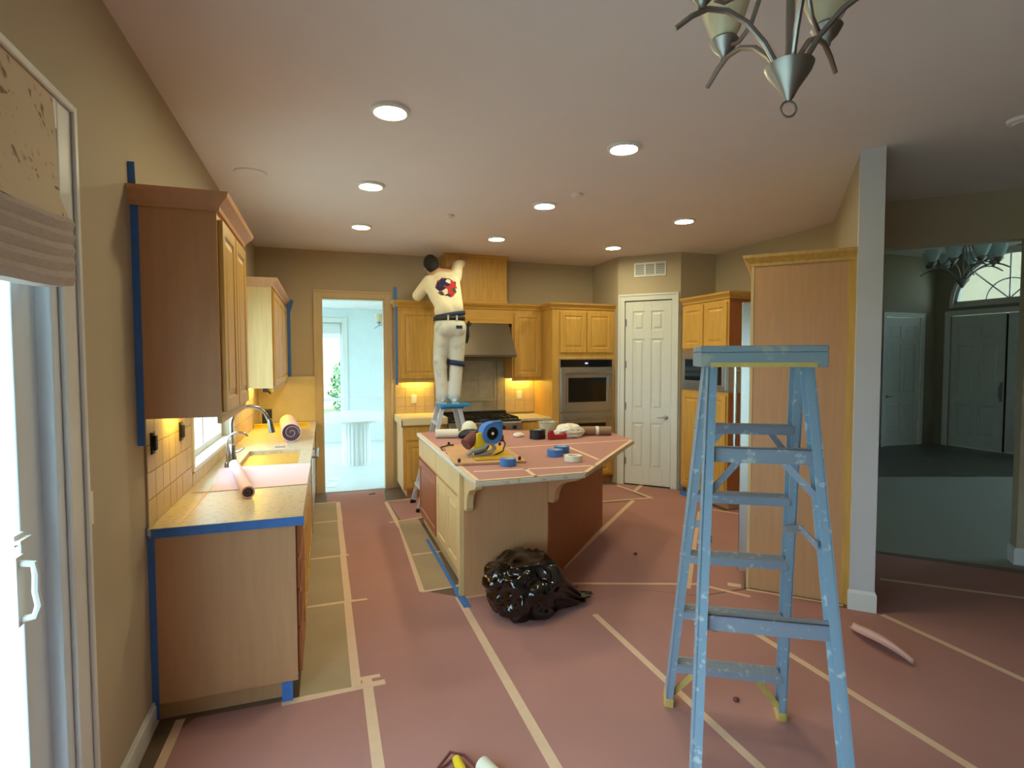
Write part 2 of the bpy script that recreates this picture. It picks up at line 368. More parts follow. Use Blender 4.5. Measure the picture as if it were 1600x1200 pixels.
def casing(bm, x0, x1, z1, w=.09, t=.022, y=0, z0=0):
    """door casing round an opening x0..x1, local y is the wall face, sticking out to -y; stepped profile"""
    for a, b in ((x0-w, x0), (x1, x1+w)):
        box(bm, a, b, y-t*.6, y, z0, z1+w)
    box(bm, x0, x1, y-t*.6, y, z1, z1+w)
    box(bm, x0-w, x0-w+.025, y-t, y-t*.6, z0, z1+w); box(bm, x1+w-.025, x1+w, y-t, y-t*.6, z0, z1+w)
    box(bm, x0-w+.025, x1+w-.025, y-t, y-t*.6, z1+w-.025, z1+w)
# dining doorway casing
bm = NB(); casing(bm, -.028, .734, 2.44, .095, .022, YB, .0); struct('trim_1', bm, 'casing', bevel=.003)
bm = NB()
box(bm, -.028, -.016, YB, YB+.14, 0, 2.44); box(bm, .722, .734, YB, YB+.14, 0, 2.44); box(bm, -.016, .722, YB, YB+.14, 2.428, 2.44)
struct('trim_2', bm, 'casing')
bm = BX((-2.2, 2.6, 11.585, 11.6, .84, .90), (-2.2, 2.6, 11.575, 11.6, .88, .895)); struct('trim_3', bm, 'white', bevel=.003)
bm = BX((-2.2, 2.6, 11.585, 11.6, 0.004, .12)); struct('baseboard_dining', bm, 'white', bevel=.004)
bm = BX((XW, XW+.016, 2.13, 2.86, 0, .1), (XW, XW+.010, 2.13, 2.86, .1, .115)); struct('baseboard_left', bm, 'white', bevel=.003)
bm = NB(); prof = [(0, 0), (.018, 0), (.018, .115), (.009, .135), (0, .135)]
sweep(bm, [(3.306, 2.676), (3.30, 2.67), (3.39, 2.58), (4.1, 3.29)], prof); struct('baseboard_pillar', bm, 'white')
bm = NB(); sweep(bm, [(5.372, 2.912), (5.28, 2.82), (7.4, .70)], prof); struct('baseboard_hall', bm, 'white')

bm = NB(); sweep(bm, [(3.335, 2.705), (3.2995, 2.6695), (3.3895, 2.5795), (3.43, 2.62)], [(0, .0), (.006, 0), (.006, H1-.001), (0, H1-.001)]); struct('trim_4', bm, 'endcap')  # thin skin over the wall end, paler and greyer than the walls
# ---- windows and doors (holders of kind structure; local x along, -y towards the room, z up)
def frame_bars(bm, x0, x1, z0, z1, w, y0, y1):
    box(bm, x0, x0+w, y0, y1, z0, z1); box(bm, x1-w, x1, y0, y1, z0, z1)
    box(bm, x0+w, x1-w, y0, y1, z0, z0+w); box(bm, x0+w, x1-w, y0, y1, z1-w, z1)
def make_window(name, label, loc, rz, w, z0, z1, deep=.14, divs=(), cas=.08, sill=.03, m='white'):
    h = holder(name, label, 'window', loc, rz)
    bm = NB(); frame_bars(bm, 0, w, z0, z1, .045, deep-.07, deep-.01)
    for d in divs: box(bm, w*d-.02, w*d+.02, deep-.065, deep-.015, z0+.045, z1-.045)
    obj('window_frame', bm, m, h, bevel=.003)
    xs = [0.045] + [w*d for d in divs] + [w-.045]
    for a, b in zip(xs, xs[1:]): obj('pane', BX((a+.02 if a > .05 else a, b-.02 if b < w-.05 else b, deep-.045, deep-.04, z0+.045, z1-.045)), 'glass', h)
    if cas:
        bm = NB(); box(bm, -cas, 0, -.02, 0, z0-.02, z1+cas); box(bm, w, w+cas, -.02, 0, z0-.02, z1+cas); box(bm, 0, w, -.02, 0, z1, z1+cas)
        obj('casing', bm, m, h, bevel=.004)
    if sill: obj('window_sill', BX((-cas*.5, w+cas*.5, -sill, deep-.07, z0-.025, z0+.004)), m, h, bevel=.005)
    return h
# local +x = world +Y for the left wall (rz = 90 deg: local -y -> world +x)
h = make_window('window_1', 'white framed window over the kitchen sink with a deep sill', (XW, 3.72, 0), pi/2, 1.48, 1.02, 2.25, .14, (.5,), .035, .02)
h = make_window('window_2', 'dining room window with garden view behind the oval table', (-.95, 11.6, 0), 0, 1.295, .52, 2.42, .14, (), .10, .03)
obj('raised_blind', BX(*[(0.04, 1.25, .01, .06, 2.20+.026*k, 2.222+.026*k) for k in range(8)]), 'white', h, bevel=.002, label='pale window blind drawn up to the head of the window')
make_window('window_added_left', 'large unseen dining room side window added for daylight', (-2.2, 7.6, 0), pi/2, 3.7, .3, 2.5, .14, (.33, .66))  # unseen opening added so more daylight fills the dining room
make_window('window_added_right', 'unseen window added opposite the large side window to brighten the dining room', (2.6, 11.04, 0), -pi/2, 3.4, .3, 2.5, .14, (.33, .66))  # second unseen opening, put in to brighten the dining walls
make_window('window_4', 'tall living room window', (11.3, 3.44, 0), -pi/2, 2.6, .3, 2.5, .14, (.5,))
# half-round window above the front doors
h = holder('window_5', 'half-round transom window with fan bars above the front doors', 'window', (11.3, AY, AZ), -pi/2)
bm = NB(); n = 24
for r0, r1, y0, y1 in ((AR-.05, AR, .02, .10), (AR, AR+.06, -.02, 0)):
    for k in range(n):
        a, b = pi*k/n, pi*(k+1)/n
        q = [(r0*cos(a), r0*sin(a)), (r1*cos(a), r1*sin(a)), (r1*cos(b), r1*sin(b)), (r0*cos(b), r0*sin(b))]
        vs = prism(bm, q, 0, 1); bmesh.ops.transform(bm, matrix=Matrix(((1, 0, 0, 0), (0, 0, y1-y0, y0), (0, 1, 0, 0), (0, 0, 0, 1))), verts=vs)
box(bm, -AR, AR, .02, .10, 0, .05); box(bm, -AR-.06, AR+.06, -.02, 0, -.06, 0)
obj('window_frame', bm, 'white', h)
for a in (pi/4, pi/2, 3*pi/4):
    bm = NB(); bar(bm, (0, .06, .03), ((AR-.04)*cos(a), .06, (AR-.04)*sin(a)), .02, .02, (0, 1, 0)); obj('muntin', bm, 'white', h)
bm = NB()
for k in range(12):
    a, b = pi*k/12, pi*(k+1)/12; bar(bm, (.36*cos(a), .06, .36*sin(a)+.03), (.36*cos(b), .06, .36*sin(b)+.03), .018, .018, (0, 1, 0))
obj('muntin', bm, 'white', h)
bm = NB(); vs = prism(bm, [((AR-.03)*cos(pi*k/n), (AR-.03)*sin(pi*k/n)) for k in range(n+1)], .055, .06)
bmesh.ops.transform(bm, matrix=Matrix(((1, 0, 0, 0), (0, 0, 1, 0), (0, 1, 0, 0), (0, 0, 0, 1))), verts=vs); obj('pane', bm, 'glass', h)

def panel_door_bm(w, h, rows, t=.035, stile=.11, mid=.09, y=0):
    """six-panel style slab: front skin with sunk and raised fields; rows = list of (z0,z1)"""
    bm = NB(); xs = [(stile, w/2-mid/2), (w/2+mid/2, w-stile)]
    box(bm, 0, w, y, y+t-.012, .0, h)                              # core
    zs = [0] + [z for r in rows for z in r] + [h]
    for a, b in ((0, stile), (w-stile, w), (w/2-mid/2, w/2+mid/2)): box(bm, a, b, y-.012, y, 0, h)
    for k in range(0, len(zs), 2):
        for a, b in xs: box(bm, a, b, y-.012, y, zs[k], zs[k+1])
    for z0, z1 in rows:
        for a, b in xs:
            g = .022; i = .045
            lo = [bm.verts.new(p) for p in ((a+g, y, z0+g), (b-g, y, z0+g), (b-g, y, z1-g), (a+g, y, z1-g))]
            hi = [bm.verts.new(p) for p in ((a+i, y-.010, z0+i), (b-i, y-.010, z0+i), (b-i, y-.010, z1-i), (a+i, y-.010, z1-i))]
            bm.faces.new(hi)
            for k in range(4): bm.faces.new((lo[k], lo[(k+1) % 4], hi[(k+1) % 4], hi[k]))
    return bm
SIX = [(.22, .82), (1.0, 1.92), (2.03, 2.28)]
def lever(parent, x, z, y, dirx, m='dnickel'):
    bm = NB(); lathe(bm, [(0, 0), (.03, 0), (.03, .006), (.012, .012), (.012, .05), (0, .05)], (x, y, z), 14, Matrix.Rotation(pi/2, 4, 'X'))
    tube(bm, [(x, y-.045, z), (x+dirx*.04, y-.05, z), (x+dirx*.1, y-.045, z-.004)], [.01, .009, .006], 8)
    obj('door_handle', bm, m, parent, smooth=True)
def hinge(parent, x, z, y):
    bm = NB(); tube(bm, [(x, y-.008, z-.05), (x, y-.008, z+.05)], .008, 8); box(bm, x-.02, x+.02, y-.003, y, z-.045, z+.045)
    obj('hinge', bm, 'dnickel', parent)
# pantry door: local x along (.707,-.707): rz=-45deg
h = holder('door_1', 'white six-panel pantry door in a white casing with a lever handle', 'door', (3.70, 6.465, 0), -pi/4)
bm = panel_door_bm(.595, 2.41, SIX, stile=.10, mid=.085); bm.transform(Matrix.Translation((.10, .02, .015)))
obj('door_slab', bm, 'door', h, bevel=.002)
bm = NB(); casing(bm, .095, .70, 2.435, .085, .022, 0); obj('casing', bm, 'door', h, bevel=.003)
lever(h, .635, .92, .008, -1)
for z in (.32, 1.05, 1.60, 2.15): hinge(h, .102, z, .006)
# foyer side door (wall Y=7.5)
h = holder('door_2', 'dim white interior door on the far side wall of the foyer', 'door', (10.0, 7.5, 0), 0)
bm = panel_door_bm(.91, 2.44, SIX); bm.transform(Matrix.Translation((.01, .03, .01))); obj('door_slab', bm, 'door', h)
bm = NB(); casing(bm, 0, .93, 2.46, .085, .022, 0); obj('casing', bm, 'white', h); lever(h, .08, .95, .015, 1)
# front double door (wall X=11.3) local x = world -Y
h = holder('door_3', 'pair of tall white front doors under the half-round window', 'door', (11.3, 7.21, 0), -pi/2)
for x0 in (.01, .925):
    bm = panel_door_bm(.885, 2.46, SIX); bm.transform(Matrix.Translation((x0, .04, .01))); obj('door_slab', bm, 'door', h)
obj('gap_shade_strip', BX((.897, .923, .02, .06, .01, 2.46)), 'dark', h)  # dark strip colours in the shade of the gap between the leaves
bm = NB(); casing(bm, 0, 1.82, 2.48, .09, .022, 0); obj('casing', bm, 'white', h)
bm = NB(); box(bm, .83, .87, .015, .028, .9, 1.25); tube(bm, [(.85, .02, 1.2), (.85, -.04, 1.17), (.85, -.04, .98), (.85, .02, .95)], .01, 8); obj('door_handle', bm, 'dnickel', h)
# sliding patio door, left wall
h = holder('door_4', 'white vinyl sliding patio door with a curved pull handle', 'door', (XW, .10, 0), pi/2)
bm = NB(); frame_bars(bm, -1.05, 1.93, 0.02, 2.36, .05, -.003, .13); obj('door_frame', bm, 'vinyl', h, bevel=.004)
bm = NB(); frame_bars(bm, .95, 1.90, .06, 2.31, .15, .035, .075); obj('sliding_sash', bm, 'vinyl', h, bevel=.004)
obj('pane', BX((1.10, 1.75, .052, .058, .20, 2.17)), 'glass', h)
bm = NB(); frame_bars(bm, -1.0, 1.02, .06, 2.31, .10, .085, .12); obj('fixed_sash', bm, 'vinyl', h, bevel=.004)
obj('pane', BX((-.90, .92, .1, .106, .16, 2.21)), 'glass', h)
bm = NB(); casing(bm, -1.05, 1.93, 2.36, .115, .03, 0); obj('casing', bm, 'white', h, bevel=.005)
hx = 1.715
bm = NB(); tube(bm, [(hx, .03, .965), (hx, -.004, .97), (hx, -.014, 1.0), (hx, -.008, 1.04), (hx, -.010, 1.085), (hx, -.006, 1.115), (hx, .03, 1.12)], .010, 8)
box(bm, hx-.02, hx+.02, .024, .036, .95, 1.14); obj('door_handle', bm, 'white', h, smooth=True)
bm = NB(); box(bm, hx-.025, hx+.025, .024, .036, 1.17, 1.20); box(bm, hx-.03, hx+.03, .008, .024, 1.178, 1.188); obj('latch', bm, 'white', h)
# ------------------------------------------------------------------ cabinets (local: x along the width, front at y=0 facing -y, z up)
RZL, RZB, RZR = pi/2, 0, -pi/2
UZ0, UZ1 = 1.415, 2.325
def raised_bm(x0, x1, z0, z1, y=-.02, fr=.058):
    bm = NB(); d = .02
    rings = [(0, y), (fr, y), (fr+.006, y+.009), (fr+.014, y+.009), (fr+.042, y+.001)]
    if x1-x0 < .2 or z1-z0 < .2: rings = [(0, y+.004), (.006, y)]
    L = []
    for i, yy in rings: L.append([bm.verts.new(p) for p in ((x0+i, yy, z0+i), (x1-i, yy, z0+i), (x1-i, yy, z1-i), (x0+i, yy, z1-i))])
    for a, b in zip(L, L[1:]):
        for k in range(4): bm.faces.new((a[k], a[(k+1) % 4], b[(k+1) % 4], b[k]))
    bm.faces.new(L[-1]); bk = [bm.verts.new(p) for p in ((x0, y+d, z0), (x1, y+d, z0), (x1, y+d, z1), (x0, y+d, z1))]
    bm.faces.new(bk[::-1])
    for k in range(4): bm.faces.new((bk[k], bk[(k+1) % 4], L[0][(k+1) % 4], L[0][k]))
    return bm
CROWN = [(0, 0), (.012, 0), (.016, .018), (.05, .055), (.056, .075), (0, .075)]
def crown(parent, path, z, m='oakx', k=1.0, name='crown_molding', label=None):
    bm = NB(); sweep(bm, path, [(o*k, z+h) for o, h in CROWN]); return obj(name, bm, m, parent, label=label)
def cabinet(name, label, loc, rz, w, d, z0, z1, fronts, toe=0, body='oak', front='oak', side=None, group=None, sides=(True, True)):
    """fronts: (kind, x0, x1, z0, z1)"""
    t = thing(name, label, 'cabinet', loc, rz, group)
    bm = BX((0, w, .001, d, z0+toe, z1))
    obj('carcass', bm, body, t, bevel=.002)
    if z0 == UZ0: obj('light_rail', BX((0, w, 0, .018, z0-.03, z0+.001)), body, t)
    if toe: obj('toe_kick', BX((.045 if side and sides[0] else 0, w-(.045 if side and sides[1] else 0), .07, d, z0, z0+toe)), 'oak_pale' if front == 'oak_pale' else 'oak_side', t)
    for k, (kind, a, b, c, e) in enumerate(fronts): obj(kind, raised_bm(a, b, c, e), front, t, bevel=.002)
    if side:
        if sides[0]: obj('side_panel', BX((-.006, 0, .0, d, z0+toe, z1)), side, t)
        if sides[1]: obj('side_panel', BX((w, w+.006, .0, d, z0+toe, z1)), side, t)
    return t
def tape_bm(p0, p1, w, th=.0012, n=(0, 0, 1)):
    bm = NB(); bar(bm, p0, p1, w, th, n); return bm
# --- left wall uppers
XF = XW + .325
t = cabinet('wall_cabinet', 'near tall oak wall cabinet beside the patio door with a plain end panel', (XF, 2.743, 0), RZL, .80, .325, UZ0, UZ1, [('door', .02, .39, UZ0+.02, UZ1-.03), ('door', .41, .78, UZ0+.02, UZ1-.03)], side='oak_side')
crown(t, [(-.006, .325), (-.006, 0), (.806, 0), (.806, .325)], UZ1, 'oak_side')
obj('lamp_bar', BX((.38, .62, .22, .26, UZ0-.018, UZ0-.001)), ['under'], t, label='glowing under-cabinet light bar')
for p0, p1, w in (((XW+.014, 2.735, 1.30), (XW+.014, 2.735, 2.36), .03), ((XW+.01, 2.728, 2.34), (XW+.008, 2.718, 2.50), .035)):
    obj('painters_tape', tape_bm(p0, p1, w, .002, (0, 1, 0)), 'blue', t, world=True, label='blue tape edging the end panel')
t = cabinet('wall_cabinet', 'far oak wall cabinet in the corner past the sink window', (XF, 5.369, 0), RZL, 1.826, .325, UZ0, UZ1, [('door', .02, .60, UZ0+.02, UZ1-.03), ('door', .62, 1.20, UZ0+.02, UZ1-.03), ('door', 1.22, 1.80, UZ0+.02, UZ1-.03)], side='oak_pale', sides=(True, False))
crown(t, [(-.006, .325), (-.006, 0), (1.826, 0)], UZ1, 'oak_side')
obj('lamp_bar', BX((.2, 1.3, .22, .27, UZ0-.018, UZ0-.001)), ['under'], t, label='glowing under-cabinet light bar')
obj('painters_tape', tape_bm((XF+.03, 7.19, 1.43), (XF+.03, 7.19, 2.32), .05, .002, (0, 1, 0)), 'blue', t, world=True, label='blue tape strip on the wall end')
obj('painters_tape', tape_bm((XF+.03, 7.188, 2.26), (XF+.07, 7.188, 2.40), .06, .002, (0, 1, 0)), 'blue', t, world=True)
bm = NB(); box(bm, .02, .10, .05, .09, UZ0-.035, UZ0-.001); tube(bm, [(.03, .06, UZ0-.02), (.06, .03, UZ0-.05), (.09, .05, UZ0-.03)], .006, 6)
obj('cable_clip', bm, 'iron', t)
# --- left wall base run (front plane X = -.145)
XB, ZC0, ZC1 = -.148, .885, .915
def base(label, y0, w, fronts, **k): return cabinet('base_cabinet', label, (XB, y0, 0), RZL, w, .615, 0, ZC0, fronts, toe=.10, **k)
dr = [('drawer', .015, .485, z0, z1) for z0, z1 in ((.13, .34), (.36, .53), (.55, .70), (.72, .865))]
t = base('oak four-drawer base cabinet at the near end of the sink counter', 2.83, .50, dr, front='red_oak', side='oak_side', sides=(True, False))
obj('painters_tape', tape_bm((XW+.014, 2.822, .03), (XW+.014, 2.822, .87), .028, .002, (0, 1, 0)), 'blue', t, world=True, label='blue tape along the wall edge')
obj('painters_tape', tape_bm((XB-.05, 2.822, .0), (XB-.05, 2.822, .10), .05, .002, (0, 1, 0)), 'blue', t, world=True, label='blue tape on the toe corner')
base('oak base cabinet with doors between the drawer stack and sink', 3.33, .85, [('door', .015, .415, .13, .70), ('door', .435, .835, .13, .70), ('drawer', .015, .415, .72, .865), ('drawer', .435, .835, .72, .865)], front='oak')
base('oak sink base cabinet below the steel sink', 4.18, .95, [('door', .015, .465, .13, .70), ('door', .485, .935, .13, .70), ('false_front', .015, .935, .72, .865)])
t = thing('dishwasher', 'dishwasher with a bar handle next to the sink cabinet', 'dishwasher', (XB, 5.13, 0), RZL)
obj('body', BX((.005, .595, 0, .60, .10, ZC0)), 'steel', t); obj('door', BX((.008, .592, -.025, 0, .12, .87)), 'steel', t, bevel=.004)
bm = NB(); tube(bm, [(.06, -.025, .80), (.06, -.07, .80)], .008); tube(bm, [(.54, -.025, .80), (.54, -.07, .80)], .008); tube(bm, [(.03, -.07, .80), (.57, -.07, .80)], .011); obj('handle', bm, 'chrome', t, smooth=True)
base('oak base cabinet in the corner beside the dining doorway', 5.73, 1.46, [('door', .015, .475, .13, .70), ('door', .495, .965, .13, .70), ('door', .985, 1.445, .13, .70), ('drawer', .015, .475, .72, .865), ('drawer', .495, .965, .72, .865), ('drawer', .985, 1.445, .72, .865)])
# counter with sink cut-out
XCF, SX0, SX1, SY0, SY1 = -.112, -.60, -.20, 4.27, 4.98
t = thing('countertop', 'beige stone counter along the left wall with blue tape on its near edge', 'countertop', (-.44, 5.0, ZC0))
bm = BX((XW+.003, XCF, 2.808, SY0, ZC0, ZC1), (XW+.003, XCF, SY1, 7.197, ZC0, ZC1), (XW+.003, SX0, SY0, SY1, ZC0, ZC1), (SX1, XCF, SY0, SY1, ZC0, ZC1))
obj('slab', weld(bm), 'granite', t, world=True)
obj('painters_tape', tape_bm((XW+.02, 2.806, .893), (XCF+.006, 2.806, .893), .042, .002, (0, 1, 0)), 'blue', t, world=True, label='blue tape along the near edge')
obj('painters_tape', tape_bm((XW-.0+.004, 2.80, .90), (XW+.004, 2.86, .90), .05, .002, (1, 0, 0)), 'blue', t, world=True)
obj('masking_tape', tape_bm((XW+.12, 2.86, ZC1+.0012), (XW+.12, 3.70, ZC1+.0012), .012, .0012), 'tape', t, world=True)
# sink
t = thing('sink', 'undermount stainless steel sink in the left counter', 'sink', (-.40, 4.62, .70))
bm = NB(); g = .012
for z0, r in ((ZC0, 0),):
    o = [(SX0-g, SY0-g), (SX1+g, SY0-g), (SX1+g, SY1+g), (SX0-g, SY1+g)]; i_ = [(SX0+.004, SY0+.004), (SX1-.004, SY0+.004), (SX1-.004, SY1-.004), (SX0+.004, SY1-.004)]
    A = [bm.verts.new((x, y, ZC0-.002)) for x, y in o]; B = [bm.verts.new((x, y, ZC0-.002)) for x, y in i_]
    C_ = [bm.verts.new((x*.94-.4*.06, y*.96+4.62*.04, .70)) for x, y in i_]
    for a, b in ((A, B), (B, C_)):
        for k in range(4): bm.faces.new((a[k], a[(k+1) % 4], b[(k+1) % 4], b[k]))
    bm.faces.new(C_)
obj('basin', bm, 'steel', t, world=True)
bm = NB(); lathe(bm, [(0, .703), (.045, .703), (.045, .707), (.02, .705), (0, .705)], (-.40, 4.62, 0), 16); obj('drain', bm, 'chrome', t, world=True)
# faucets
t = thing('faucet', 'tall brushed gooseneck kitchen faucet behind the sink', 'faucet', (-.665, 4.52, ZC1))
bm = NB(); lathe(bm, [(0, 0), (.032, 0), (.030, .03), (.024, .05), (.022, .12), (.017, .13), (0, .13)], n=16); obj('base', bm, 'chrome', t, smooth=True)
bm = NB(); R_ = .125; pts = [(0, 0, .12), (0, 0, .28)] + [(R_-R_*cos(a), .02*(1-cos(a)), .28+R_*sin(a)) for a in [pi*k/12 for k in range(1, 12)]]
pts.append((pts[-1][0]+.012, pts[-1][1], pts[-1][2]-.03)); tube(bm, pts, .014, 10); obj('neck', bm, 'chrome', t, smooth=True)
e = Vector(pts[-1]); bm = NB(); tube(bm, [e+Vector((0, 0, .02)), e+Vector((.008, 0, -.03)), e+Vector((.018, 0, -.085))], [.017, .021, .023], 12); obj('spray_head', bm, 'chrome', t, smooth=True)
bm = NB(); tube(bm, [(.02, 0, .07), (.05, -.012, .075), (.085, -.03, .10)], [.010, .008, .007], 8); obj('handle', bm, 'chrome', t, smooth=True)
t = thing('water_tap', 'small thin filtered water tap next to the tall gooseneck faucet', 'faucet', (-.66, 4.27, ZC1))
bm = NB(); lathe(bm, [(0, 0), (.020, 0), (.018, .025), (.012, .04), (0, .04)], n=14); obj('base', bm, 'chrome', t, smooth=True)
bm = NB(); R_ = .075; pts = [(0, 0, .03), (0, 0, .17)] + [(R_-R_*cos(a), 0, .17+R_*sin(a)) for a in [pi*k/10 for k in range(1, 9)]]; tube(bm, pts, .007, 8); obj('neck', bm, 'chrome', t, smooth=True)

# --- backsplash: single tiles over grout
def tiles(parent, u0, u1, z0, z1, sz, place, m, gap=.004):
    """grid of tiles; place(u,z) -> world matrix of a tile lying in local xz facing -y"""
    nu = max(1, round((u1-u0)/sz)); nz = max(1, round((z1-z0)/sz)); su, szz = (u1-u0)/nu, (z1-z0)/nz
    first = None
    for i in range(nu):
        for j in range(nz):
            L = place(u0+(i+.5)*su, z0+(j+.5)*szz, random.uniform(0, .0012))
            if first is None:
                first = obj('tile', BX((-su/2+gap/2, su/2-gap/2, -.006, 0, -szz/2+gap/2, szz/2-gap/2)), m, parent, bevel=0); o = first
            else: o = first.copy(); COL.objects.link(o)
            o.parent = parent; o.matrix_basis = wmat(parent).inverted() @ L
ry = lambda a: Matrix.Rotation(a, 4, 'Z')
t = thing('backsplash', 'cream tile backsplash on the left wall between counter and cabinets', 'backsplash', (XW, 5.0, ZC1))
bm = BX((XW+.001, XW+.004, 2.82, 3.68, ZC1, UZ0-.005), (XW+.001, XW+.004, 3.68, 5.24, ZC1, .99), (XW+.001, XW+.004, 5.24, 7.19, ZC1, UZ0-.005)); obj('grout', bm, 'grout', t, world=True)
pl_left = lambda u, z, d: Matrix.Translation((XW+.004+d, u, z)) @ ry(pi/2)
tiles(t, 2.82, 3.68, ZC1, UZ0-.005, .122, pl_left, 'tile'); tiles(t, 3.69, 5.24, ZC1, .99, .0755, pl_left, 'tile'); tiles(t, 5.25, 7.19, ZC1, UZ0-.005, .16, pl_left, 'tile')
t = thing('backsplash', 'cream tile backsplash on the back wall with a framed panel behind the range', 'backsplash', (1.8, YB, .92))
obj('grout', BX((.86, 2.80, YB-.004, YB-.001, .92, UZ0-.005), (1.39, 2.35, YB-.004, YB-.001, UZ0-.005, 1.80)), 'grout', t, world=True)
pl_back = lambda u, z, d: Matrix.Translation((u, YB-.004-d, z))
tiles(t, .86, 1.37, .94, UZ0-.005, .125, pl_back, 'tile'); tiles(t, 2.35, 2.79, .94, UZ0-.005, .145, pl_back, 'tile')
tiles(t, 1.38, 1.50, .94, 1.64, .16, pl_back, 'tile_g'); tiles(t, 2.24, 2.34, .94, 1.64, .16, pl_back, 'tile_g'); tiles(t, 1.51, 2.23, .94, 1.10, .16, pl_back, 'tile_g')
tiles(t, 1.55, 2.19, 1.14, 1.62, .24, pl_back, 'tile_g')
bm = NB(); frame = [(1.51, 1.55, 1.10, 1.66), (2.19, 2.23, 1.10, 1.66), (1.55, 2.19, 1.10, 1.14), (1.55, 2.19, 1.62, 1.66)]
for a, b, c, d in frame: box(bm, a, b, YB-.022, YB-.004, c, d)
obj('frame_molding', bm, 'tile_g', t, world=True, bevel=.006)
# masking paper over the back wall tile left of the doorway
bm = NB(); nx, nz = 26, 16; g = {}
for i in range(nx+1):
    for j in range(nz+1):
        x = -.755+.635*i/nx; z = .918+.55*j/nz
        y = YB-.012-.010*noise.noise((x*6, 3, z*13))-.008*abs(noise.noise((x*3, 9, z*22)))
        g[i, j] = bm.verts.new((x, y-.006, z))
for i in range(nx):
    for j in range(nz): bm.faces.new((g[i, j], g[i+1, j], g[i+1, j+1], g[i, j+1]))
single('masking_sheet', bm, 'cream_paper', 'wrinkled cream masking paper taped over the back wall beside the doorway', 'paper', smooth='all')
# outlets and switches
def plate(name, label, T, kind='outlet', w=.072, h=.115, m='white', parent=None):
    t = thing(name, label, kind); t.matrix_basis = T
    obj('cover', BX((-w/2, w/2, -.006, 0, -h/2, h/2)), m, t, bevel=.003)
    for z in (-.025, .025): obj('socket', BX((-.017, .017, -.009, -.006, z-.014, z+.014)), 'white' if m == 'white' else 'black', t, bevel=.003)
    return t
def LW(y, z): return Matrix.Translation((XW+.013, y, z)) @ ry(pi/2)
def bare(label, y, z):
    t = thing('outlet', label, 'outlet'); t.matrix_basis = LW(y, z)
    obj('box', BX((-.028, .028, -.004, .004, -.05, .05)), 'black', t); obj('receptacle', BX((-.016, .016, -.018, -.004, -.034, .034)), 'iron', t, bevel=.003)
    bm = NB(); box(bm, -.012, .012, -.012, -.004, .036, .047); box(bm, -.012, .012, -.012, -.004, -.047, -.036); obj('bracket', bm, 'dnickel', t)
bare('bare outlet without cover in the left backsplash nearest the patio door', 2.90, 1.29)
bare('bare outlet without cover in the left backsplash next to the sink window', 3.42, 1.28)
t = plate('light_switch', 'white switch plate on the wall beside the patio door', Matrix.Translation((XW, 2.195, 1.165)) @ ry(pi/2), 'switch')
plate('outlet', 'white outlet on the back tile left of the painter', Matrix.Translation((1.10, YB-.012, 1.16)), 'outlet')
plate('outlet', 'white outlet on the back tile right of the hood', Matrix.Translation((2.56, YB-.012, 1.18)), 'outlet')

# --- back wall
YU, YF = 6.872, 6.585
t = cabinet('wall_cabinet', 'oak wall cabinet between the dining doorway and the painter', (.86, YU, 0), RZB, .535, .32, UZ0, UZ1, [('door', .03, .505, UZ0+.02, UZ1-.04)], side='oak', sides=(True, False))
obj('lamp_bar', BX((.12, .42, .22, .28, UZ0-.018, UZ0-.001)), ['under'], t, label='glowing under-cabinet light bar')
crown(t, [(-.006, .32), (-.006, 0), (.535, 0)], UZ1)
obj('painters_tape', tape_bm((.842, 6.865, 1.36), (.842, 6.865, 2.40), .03, .002, (0, 1, 0)), 'blue', t, world=True, label='blue tape down the cabinet edge')
obj('painters_tape', tape_bm((.835, 6.86, 2.38), (.832, 6.86, 2.56), .045, .002, (0, 1, 0)), 'blue', t, world=True)
t = thing('hood_valance', 'oak valance board with crown above the range hood', 'cabinet', (1.397, YU, 2.14))
obj('board', BX((0, .953, 0, .32, 0, .185)), 'oakx', t, bevel=.002); crown(t, [(0, 0), (.953, 0)], .185); obj('lip', BX((0, .953, -.012, 0, 0, .025)), 'oakx', t, bevel=.003)
t = thing('hood_chimney', 'plain oak chimney box between the range valance and the ceiling', 'cabinet', (1.47, YU, 2.402))
obj('box', BX((0, .81, .0, .326, 0, H1-2.402)), 'oak', t, bevel=.002); bm = NB(); sweep(bm, [(0, .326), (0, 0), (.81, 0), (.81, .326)], [(0, .0), (.01, .0), (.01, .03), (0, .035)]); obj('base_trim', bm, 'oakx', t)
bm = NB(); sweep(bm, [(0, .326), (0, 0), (.81, 0), (.81, .326)], [(0, .57), (.012, .575), (.02, .616), (0, .616)]); obj('top_trim', bm, 'oakx', t)
t = cabinet('wall_cabinet', 'oak wall cabinet between the range hood and the wall ovens', (2.35, YU, 0), RZB, .44, .32, UZ0, UZ1, [('door', .03, .41, UZ0+.02, UZ1-.04)], side='oak', sides=(False, False))
crown(t, [(0, 0), (.44, 0)], UZ1); obj('lamp_bar', BX((.06, .36, .22, .28, UZ0-.018, UZ0-.001)), ['under'], t, label='glowing under-cabinet light bar')
